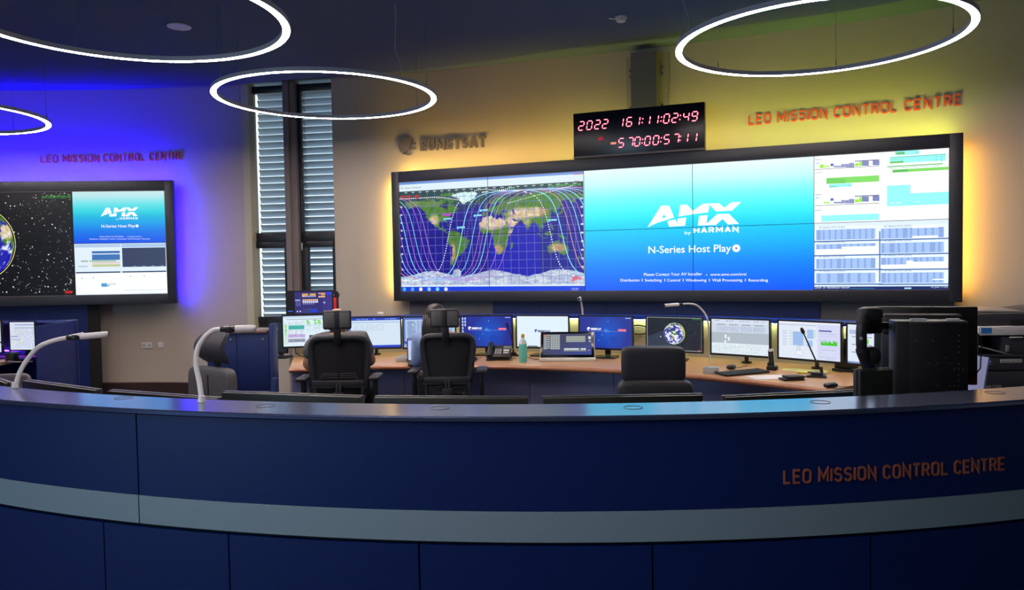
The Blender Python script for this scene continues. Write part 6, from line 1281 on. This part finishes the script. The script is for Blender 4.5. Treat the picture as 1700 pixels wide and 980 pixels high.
def mesh_chair(label, X, Y, rz, zb, zt, hw, hz0, hz1, hwid, arm, hx=0, ribs=0, tap=.86):
    """office chair facing +Y, its back towards the viewer"""
    t = thing('office_chair', label, 'chair', (X, Y, 0), rz, 'black mesh office chairs'); star_base(t)
    b = MB(); b.pad((0, .30, .395), (.50, .50, .08), 5); b.build('seat', 'fabric_black', t)
    b = MB(); b.box((0, .25, .35), (.30, .34, .03), bev=.01); b.build('seat_plate', 'black', t)
    def curve(x, z): return .03+.05*(1-((z-zb-.15)/.4)**2)*.6-.10*(x/hw)**2*0.5
    # frame: rounded trapezoid loop around the mesh
    pts = []
    zl = zb; ww = lambda z: hw*(tap+(1-tap)*min(1, max(0, (z-zl)/(zt-zl))))
    for i in range(40):
        a = 2*pi*i/40; cx_, sz_ = cos(a), sin(a); e = 2/6.0; ux = math.copysign(abs(cx_)**e, cx_); uz = math.copysign(abs(sz_)**e, sz_); z = (zl+zt)/2+uz*(zt-zl)/2; x = ux*ww(z); pts.append((x, .0+.05*(x/hw)**2, z))
    b = MB(); b.tube(pts, .026, 10, closed=True); b.build('back_frame', 'chair_plastic', t)
    b = MB(); n = 14; V = []
    for j in range(n+1):
        row = []
        for i in range(n+1):
            z = zl+.015+(zt-zl-.03)*j/n; x = (2*i/n-1)*(ww(z)-.014); row.append((x, .006+.05*(x/hw)**2, z))
        V.append(row)
    for dy, rev in ((0, 0), (.006, 1)):
        R_ = [[b.bm.verts.new((x, y+dy, z)) for x, y, z in r_] for r_ in V]
        for j in range(n):
            for i in range(n): f = (R_[j][i], R_[j][i+1], R_[j+1][i+1], R_[j+1][i]); b.bm.faces.new(f if not rev else f[::-1])
    b.build('back_mesh', 'mesh', t)
    # lumbar support: a wide bar with a centre strut and two open windows below
    zL = zl+(zt-zl)*.30
    b = MB(); b.box((0, -.028, zL), (hw*1.74, .02, .055), bev=.008); b.box((-.013, -.03, zl+(zL-zl)/2), (.020, .018, zL-zl+.02), bev=.005); b.box((.013, -.03, zl+(zL-zl)/2), (.020, .018, zL-zl+.02), bev=.005)
    for sx in (-1, 1): b.box((sx*.135*hw/.24, -.028, zL-.03), (.12*hw/.24*1.5, .014, .012), bev=.004); b.box((sx*hw*.80, -.026, zl+(zL-zl)/2), (.022, .02, zL-zl), bev=.006)
    lb = b.build('lumbar_support', 'chair_plastic', t)
    for k in range(4 if ribs else 3):
        for sx in (-1, 1):
            b = MB(); s_ = k*.016
            if ribs: bar(b, [(sx*.045, -.014, zL-.06-s_), (sx*(.165-s_), -.014, zL-.06-s_), (sx*(.165-s_), -.014, zL-.20+s_*.6), (sx*.05, -.014, zL-.20+s_*.6)], .005)
            else: bar(b, [(sx*.01, -.018, zL+.045+s_), (sx*(.15-s_*.6), -.018, zL+.045+s_), (sx*(.16-s_*.6), -.018, zL+.02)], .0045)
            b.build('lumbar_rib', 'chair_plastic', lb)
    # spine and headrest
    b = MB(); b.box((0, -.035, .52), (.09, .035, .30), bev=.012); b.tube([(0, -.03, .60), (0, -.02, .50), (0, .06, .42), (0, .2, .40)], .030, 10); b.build('spine', 'black', t)
    hh_ = hz1-hz0
    b = MB(); b.box((hx, -.015, (hz0+hz1)/2), (hwid, .035, hh_), bev=.022, seg=4); b.bend(lambda v: (v.x, v.y+.9*(v.x-hx)**2, v.z)) if False else None
    hr = b.build('headrest', 'chair_plastic', t)
    for sx in (-1, 1): b = MB(); b.box((hx+sx*hwid*.265, -.0325, (hz0+hz1)/2), (hwid*.36, .006, hh_*.76), bev=.002); b.build('inset_pad', 'inset_grey', hr)
    b = MB(); b.box((hx, -.03, (hz0+hz1)/2), (.04, .02, hh_*.96), bev=.004); b.build('headrest_rib', 'black2', hr)
    b = MB(); b.box((hx*.6, -.02, (hz0+zt)/2), (.055, .022, hz0-zt+.10), bev=.006); b.build('headrest_post', 'black', t)
    for sx in (-1, 1): armrest(t, sx, arm[0], arm[1])
    return t
M['fabric_black'] = mat('black_fabric', (26, 26, 30), .95, bump=.3, bscale=500); M['inset_grey'] = mat('inset_pad_grey', (92, 90, 88), .4)
Yb = 6.10; cxm = gy(562, 600, Yb).x; zf = lambda y, Y=Yb, x=562: gy(x, y, Y).z
mesh_chair('black mesh office chair with a man sitting in it', cxm, Yb, .03, .58, zf(561), .235, zf(547), zf(515), .225, (.285, zf(628)))
Yc2 = 6.22; cxw = gy(743, 600, Yc2).x; zf2 = lambda y: gy(743, y, Yc2).z
mesh_chair('black mesh office chair with a woman sitting in it', cxw, Yc2, -.02, .58, zf2(558), .220, zf2(544), zf2(513), .235, (.275, zf2(616)), hx=-.015, ribs=1, tap=.70)
# leather chair
Yl = 5.35; cxl = gy(1087, 610, Yl).x; zl_ = lambda y: gy(1087, y, Yl).z
t = thing('executive_chair', 'empty black leather chair with a padded headrest, in front of the Earth monitor', 'chair', (cxl, Yl, 0), -.10); star_base(t)
b = MB(); b.pad((0, .30, .47), (.54, .52, .14), 4); b.build('seat', 'leather', t)
b = MB(); b.pad((0, .0, (zl_(634)+.50)/2), (.535, .15, zl_(634)-.46), 6); b.build('backrest', 'leather', t)
b = MB(); b.pad((-.01, .02, (zl_(577)+zl_(633))/2), (.445, .13, zl_(577)-zl_(634)+.01), 7); b.build('headrest', 'leather', t)
b = MB(); b.box((0, -.06, .50), (.12, .05, .2), bev=.01); b.box((0, .15, .40), (.12, .36, .04), bev=.01); b.build('spine', 'black', t)
for sx in (-1, 1): armrest(t, sx, .31, .66, post='black')
# grey fabric chair seen from behind its left shoulder
Yg = 5.1; cxg = gy(352, 620, Yg).x; zg = lambda y: gy(355, y, Yg).z
t = thing('fabric_chair', 'empty grey fabric chair with a curved headrest in front of the navy end cabinet', 'chair', (cxg, Yg, 0), -.62); star_base(t)
b = MB(); b.pad((0, .30, .46), (.52, .50, .12), 4); b.build('seat', 'fabric', t)
zt_ = zg(612); b = MB(); b.pad((0, .0, (zt_+.52)/2), (.46, .09, zt_-.50), 8); b.build('backrest', 'fabric', t)
b = MB(); b.box((.02, -.045, (zt_+.55)/2), (.012, .006, zt_-.62), bev=.002); b.build('back_seam', 'black2', t)
b = MB(); z0, z1 = zg(604), zg(549); n = 12; hwid = .15
R_ = []
for j in range(n+1):
    v = j/n; z = z0+(z1-z0)*v; yc = .05-.075*sin(pi*v)**.9+.015*v; hx_ = hwid*(1-.25*abs(2*v-1)**3)
    R_.append([(x, yc+s_*.016*(1-.5*abs(2*v-1)**4), z) for s_ in (-1, 1) for x in ((-hx_, -hx_*.5, 0, hx_*.5, hx_) if s_ < 0 else (hx_, hx_*.5, 0, -hx_*.5, -hx_))])
V = [[b.bm.verts.new(p_) for p_ in r_] for r_ in R_]
for a, c in zip(V, V[1:]):
    for k in range(10): b.bm.faces.new((a[k], a[(k+1) % 10], c[(k+1) % 10], c[k]))
b.bm.faces.new(V[0][::-1]); b.bm.faces.new(V[-1]); b.build('headrest', 'fabric_dark', t, smooth=60) if 'fabric_dark' in M else b.build('headrest', mat('dark_headrest', (58, 58, 64), .7, bump=.2), t, smooth=60)
b = MB(); b.box((.02, .03, (z0+zt_)/2), (.05, .02, z0-zt_+.10), bev=.004); b.build('headrest_post', 'black', t)
b = MB(); b.box((0, -.05, .50), (.1, .04, .2), bev=.01); b.box((0, .12, .40), (.1, .32, .04), bev=.01); b.build('spine', 'black', t)
for sx in (-1, 1): armrest(t, sx, .29, .66, post='black')
# pale chair top at the far left
Yf = 5.15; p_ = gy(38, 640, Yf); t = thing('grey_chair', 'grey chair back between the two left monitor backs, behind the curved lamp', 'chair', (p_.x, Yf, 0), .2); star_base(t)
zt_ = gy(38, 620, Yf).z; b = MB(); b.pad((0, .26, .46), (.48, .48, .1), 4); b.build('seat', 'fabric', t); b = MB(); b.pad((0, 0, (zt_+.55)/2), (.13, .06, zt_-.55), 8) if False else b.pad((-.10, 0, (zt_+.55)/2), (.30, .06, zt_-.55), 8); b.build('backrest', 'fabric', t); b = MB(); b.box((-.05, -.03, .5), (.1, .03, .25), bev=.01); b.box((0, .1, .40), (.1, .3, .04), bev=.01); b.build('spine', 'black', t)
# ------------------------------------------------------------------ upright handset with a red strip, on the desk shelf by the window
xx_, yy_ = on_arc(557.5, HR-.03); zb_ = 1.1325; zt_ = gy(557, 483, yy_).z
t = thing('wireless_handset', 'black upright handset with a red strip right of the raised purple screen', 'handset', (xx_, yy_, zb_)); H = zt_-zb_
b = MB(); b.box((0, 0, .02), (.11, .08, .04), bev=.008); b.build('cradle', 'black', t)
b = MB(); b.box((0, 0, H*.5), (.075, .045, H*.86), bev=.014); b.cyl((0, .024, H-.045), (0, -.024, H-.045), .046, n=24); b.build('body', 'black2', t)
b = MB(); b.box((0, -.024, H*.52), (.042, .004, .13), bev=.003); b.build('red_strip', mat('red_strip', (196, 40, 44), .4, emis=(.5, .03, .03), estr=.5), t)
b = MB(); b.cyl((-.006, -.024, H-.045), (-.006, -.028, H-.045), .012, n=16); b.build('knob', 'alu', t)

# ------------------------------------------------------------------ people
def skin_bm(joints, edges, sub=2):
    me = bpy.data.meshes.new('t'); names = list(joints); me.from_pydata([joints[n][0] for n in names], [(names.index(a), names.index(b_)) for a, b_ in edges], [])
    o = bpy.data.objects.new('t', me); C.objects.link(o); m = o.modifiers.new('s', 'SKIN'); m.use_smooth_shade = True
    for i, n in enumerate(names): r = joints[n][1]; me.skin_vertices[0].data[i].radius = r if isinstance(r, tuple) else (r, r); me.skin_vertices[0].data[i].use_root = (i == 0)
    s_ = o.modifiers.new('u', 'SUBSURF'); s_.levels = sub; s_.render_levels = sub
    dg = bpy.context.evaluated_depsgraph_get(); bm = bmesh.new(); bm.from_mesh(bpy.data.meshes.new_from_object(o.evaluated_get(dg))); bpy.data.objects.remove(o); return bm
def join_bm(a, b_):
    me = bpy.data.meshes.new('t'); b_.to_mesh(me); a.from_mesh(me); b_.free(); bpy.data.meshes.remove(me)
def hand(b, wrist, fwd, side, up, s=1.0, mirror=1):
    """palm and five bent fingers from the wrist along fwd"""
    f, u = Vector(fwd).normalized(), Vector(up); u = (u-f*u.dot(f)).normalized(); x = f.cross(u)*mirror; Wr = Vector(wrist); P = lambda a, c, d: Wr+(f*a+x*c+u*d)*s
    b.tube([P(-.01, 0, 0), P(.02, 0, 0), P(.055, 0, .004), P(.088, 0, .002), P(.098, 0, 0)], [.024*s, .030*s, .038*s, .036*s, .022*s], 12, flat=.45)
    for c, L, r in ((-.030, .062, .0078), (-.010, .078, .0085), (.010, .083, .0088), (.030, .074, .0084)):
        b.tube([P(.080, c, .002), P(.092+L*.35, c*1.08, .002), P(.092+L*.72, c*1.12, -.016), P(.092+L*.92, c*1.12, -.036)], [r*1.1*s, r*s, r*.92*s, r*.7*s], 8)
    b.tube([P(.018, .028, -.004), P(.042, .052, -.010), P(.068, .060, -.018), P(.086, .056, -.026)], [.013*s, .0115*s, .0095*s, .007*s], 8)
def head_geo(b, c, s=1.0, yaw=0.0, pitch=0.0):
    T = Matrix.Translation(Vector(c)) @ Matrix.Rotation(yaw, 4, 'Z') @ Matrix.Rotation(pitch, 4, 'X')
    n0 = len(b.bm.verts); b.pad((0, 0, 0), (.150*s, .192*s, .236*s), 2.25, n=28, m=20); b.bm.verts.ensure_lookup_table()
    for v in b.bm.verts[n0:]:
        k = max(0, -v.co.z/(.118*s)); v.co.x *= 1-.28*k*k; v.co.y = v.co.y*(1-.16*k)+(.014*s*k if v.co.y > 0 else .03*s*k)
        if v.co.y > .05*s and abs(v.co.z) < .03*s and .014*s < abs(v.co.x) < .05*s: v.co.y -= .007*s
    vs = b.bm.verts[n0:]
    n1 = len(b.bm.verts)
    b.tube([(0, .086*s, .020*s), (0, .104*s, -.012*s), (0, .108*s, -.024*s), (0, .092*s, -.036*s)], [.008*s, .012*s, .015*s, .010*s], 8)
    for sx in (-1, 1):
        b.pad((sx*.077*s, -.006*s, -.004*s), (.020*s, .040*s, .064*s), 2.2, n=12, m=8); b.pad((sx*.031*s, .082*s, .012*s), (.026*s, .016*s, .015*s), 2, n=10, m=8)
    b.pad((0, .088*s, -.062*s), (.050*s, .016*s, .014*s), 2.2, n=12, m=6)
    b.bm.verts.ensure_lookup_table(); bmesh.ops.transform(b.bm, matrix=T, verts=b.bm.verts[n0:]); return T
def seated(name, label, root, J, rad, skin, top, legs, head_s, head_c, yaw, pitch, sleeve, hair):
    t = thing(name, label, 'person', root)
    tors = [('pelvis', 'belly'), ('belly', 'chest'), ('chest', 'collar')]
    ed = tors+[('collar', 'neck'), ('neck', 'skull')]
    for s_ in 'LR': ed += [('collar', 'sh'+s_), ('sh'+s_, 'el'+s_), ('el'+s_, 'wr'+s_), ('pelvis', 'hip'+s_), ('hip'+s_, 'kn'+s_), ('kn'+s_, 'an'+s_), ('an'+s_, 'to'+s_)]
    JJ = {k: (Vector(v), rad[k.rstrip('LR') if k[:-1] in rad else k]) for k, v in J.items()}
    thin = lambda r, q: tuple(x*q for x in r) if isinstance(r, tuple) else r*q
    JB = {k: (v, thin(r, .78 if k[:2] in ('be', 'ch', 'co', 'sh', 'hi', 'pe') else 1)) for k, (v, r) in JJ.items()}
    bm = skin_bm(JB, ed); b = MB(); b.bm.free(); b.bm = bm
    T = head_geo(b, head_c, head_s, yaw, pitch)
    for s_, mir in (('L', 1), ('R', -1)):
        w_, e_ = Vector(J['wr'+s_]), Vector(J['el'+s_]); hand(b, w_, (w_-e_), None, (0, 0, 1), .95*head_s, mir)
    b.build('body', skin, t, smooth=180)
    # shirt over torso and arms down to the sleeve end
    K = {}
    for k in ('pelvis', 'belly', 'chest', 'collar', 'shL', 'shR', 'elL', 'elR'): v, r = JJ[k]; r = r if isinstance(r, tuple) else (r, r); K[k] = (v, tuple(q*(1.3 if k in ('shL', 'shR', 'collar') else 1.13)+.008 for q in r))
    e2 = tors+[('collar', 'shL'), ('collar', 'shR'), ('shL', 'elL'), ('shR', 'elR')]
    for s_ in 'LR':
        a, c = Vector(J['el'+s_]), Vector(J['wr'+s_])
        if sleeve > 0: K['cf'+s_] = (a.lerp(c, sleeve), (.052*head_s, .052*head_s)); e2.append(('el'+s_, 'cf'+s_))
        else: v = Vector(J['sh'+s_]).lerp(a, 1+sleeve); K['el'+s_] = (v, (.064, .064))
    b = MB(); b.bm.free(); b.bm = skin_bm(K, e2); sh = b.build('shirt', top, t, smooth=180)
    b = MB(); cc = Vector(J['collar']); b.tube([cc+Vector((.062*cos(2*pi*i/20), .058*sin(2*pi*i/20)+.012, .050+.016*sin(2*pi*i/20))) for i in range(20)], .014, 8, closed=True); b.build('collar', top, sh, smooth=180)
    K = {}
    for k in ('pelvis', 'hipL', 'hipR', 'knL', 'knR', 'anL', 'anR'): v, r = JJ[k]; r = r if isinstance(r, tuple) else (r, r); K[k] = (v, tuple(q*1.14+.008 for q in r))
    b = MB(); b.bm.free(); b.bm = skin_bm(K, [('pelvis', 'hipL'), ('pelvis', 'hipR'), ('hipL', 'knL'), ('hipR', 'knR'), ('knL', 'anL'), ('knR', 'anR')]); b.build('trousers', legs, t, smooth=180)
    for s_ in 'LR':
        a, c = Vector(J['an'+s_]), Vector(J['to'+s_]); b = MB(); d = (c-a); d.z = 0; d.normalize(); b.tube([a+Vector((0, 0, -.035))-d*.06, a+Vector((0, 0, -.03)), a.lerp(c, .5)+Vector((0, 0, -.01)), c, c+d*.05], [.036, .046, .045, .040, .022], 12); b.build('shoe', 'black', t, smooth=180)
    hair(t, T, head_s); return t
M['skin1'] = mat('skin_tone', (196, 142, 112), .55); M['skin2'] = mat('skin_tone_two', (206, 158, 134), .55)
M['shirt_grey'] = mat('grey_shirt', (96, 96, 98), .9, noise=.08, nscale=200); M['shirt_blue'] = mat('pale_blue_shirt', (136, 160, 206), .85, noise=.05, nscale=120)
M['trousers'] = mat('dark_trousers', (20, 20, 26), .9); M['hair'] = mat('dark_brown_hair', (42, 33, 31), .45, noise=.12, nscale=60); M['hair_short'] = mat('short_brown_hair', (92, 74, 62), .8)
RAD = dict(pelvis=(.155, .115), belly=(.150, .110), chest=(.165, .115), collar=(.100, .075), neck=.052, skull=.055, sh=.066, el=.046, wr=.028, hip=.088, kn=.060, an=.042, to=.035)
mx, my = gy(559, 560, 6.30).x, 6.36
zs = gy(562, 549, 6.30).z-.085
JM = dict(pelvis=(0, .02, .62), belly=(0, .0, .76), chest=(0, -.02, .92), collar=(0, 0, zs+.01), neck=(0, .015, zs+.06), skull=(0, .03, zs+.13), shL=(-.195, 0, zs), shR=(.185, 0, zs), elL=(-.285, .06, .835), elR=(.245, .14, .86), wrL=(-.20, .36, .80), wrR=(.14, .38, .80),
 hipL=(-.09, .05, .60), hipR=(.09, .05, .60), knL=(-.13, .46, .60), knR=(.13, .46, .60), anL=(-.13, .44, .12), anR=(.13, .46, .12), toL=(-.14, .58, .05), toR=(.14, .60, .05))
def man_hair(t, T, s):
    b = MB(); b.pad((0, -.030*s, -.018*s), (.158*s, .150*s, .12*s), 2.3, n=24, m=12); b._xf(b.bm.verts[:], T); b.build('hair', 'hair_short', t, smooth=180)
hm = gy(557, 512, 6.38).z
seated('person', 'bald person in a grey shirt sitting in the left black mesh chair', (mx, my, 0), JM, RAD, 'skin1', 'shirt_grey', 'trousers', 1.0, (-.02, .05, hm-.122), 0.05, -.15, -.28, man_hair)
# woman
RW = {k: (tuple(q*.88 for q in v) if isinstance(v, tuple) else v*.88) for k, v in RAD.items()}
wx, wy = gy(722, 560, 6.40).x, 6.44; zw = gy(705, 545, 6.40).z-.075
JW = dict(pelvis=(.06, .0, .61), belly=(.05, -.01, .75), chest=(.03, -.02, .91), collar=(.0, 0, zw+.02), neck=(0, .015, zw+.065), skull=(0, .03, zw+.13), shL=(-.135, .0, zw-.015), shR=(.165, 0, zw), elL=(gy(688, 605, 6.42).x-wx+.02, .0, .855), elR=(.25, .05, .84), wrL=(gy(690, 624, 6.55).x-wx, .16, .765), wrR=(.12, .30, .79),
 hipL=(-.02, .05, .60), hipR=(.14, .05, .59), knL=(-.17, .40, .67), knR=(.10, .46, .58), anL=(-.10, .44, .26), anR=(.12, .42, .12), toL=(-.10, .58, .20), toR=(.12, .56, .05))
def woman_hair(t, T, s):
    b = MB(); b.pad((0, -.014*s, .024*s), (.178*s, .214*s, .220*s), 2.3, n=28, m=18)
    b.pad((0, -.075*s, -.075*s), (.172*s, .085*s, .30*s), 2.6, n=24, m=14); b.pad((-.070*s, -.010*s, -.09*s), (.050*s, .11*s, .26*s), 2.4, n=16, m=12); b.pad((.070*s, -.010*s, -.09*s), (.050*s, .11*s, .26*s), 2.4, n=16, m=12)
    for k in range(9): x = -.07+.0175*k; b.tube([(x*s, -.10*s, .03*s), (x*1.05*s, -.118*s, -.08*s), (x*1.1*s, -.112*s, -.19*s), (x*.9*s, -.095*s, -.25*s-.01*(k % 3))], [.014*s, .016*s, .014*s, .004*s], 8)
    # keep the face clear
    b._xf(b.bm.verts[:], T); b.build('hair', 'hair', t, smooth=180)
hw_ = gy(717, 504, 6.45).z
seated('person', 'person with long dark hair in a pale blue shirt in a black chair', (wx, wy, 0), JW, RW, 'skin2', 'shirt_blue', 'trousers', .94, (.005, .03, hw_-.128), -.25, -.1, .42, woman_hair)
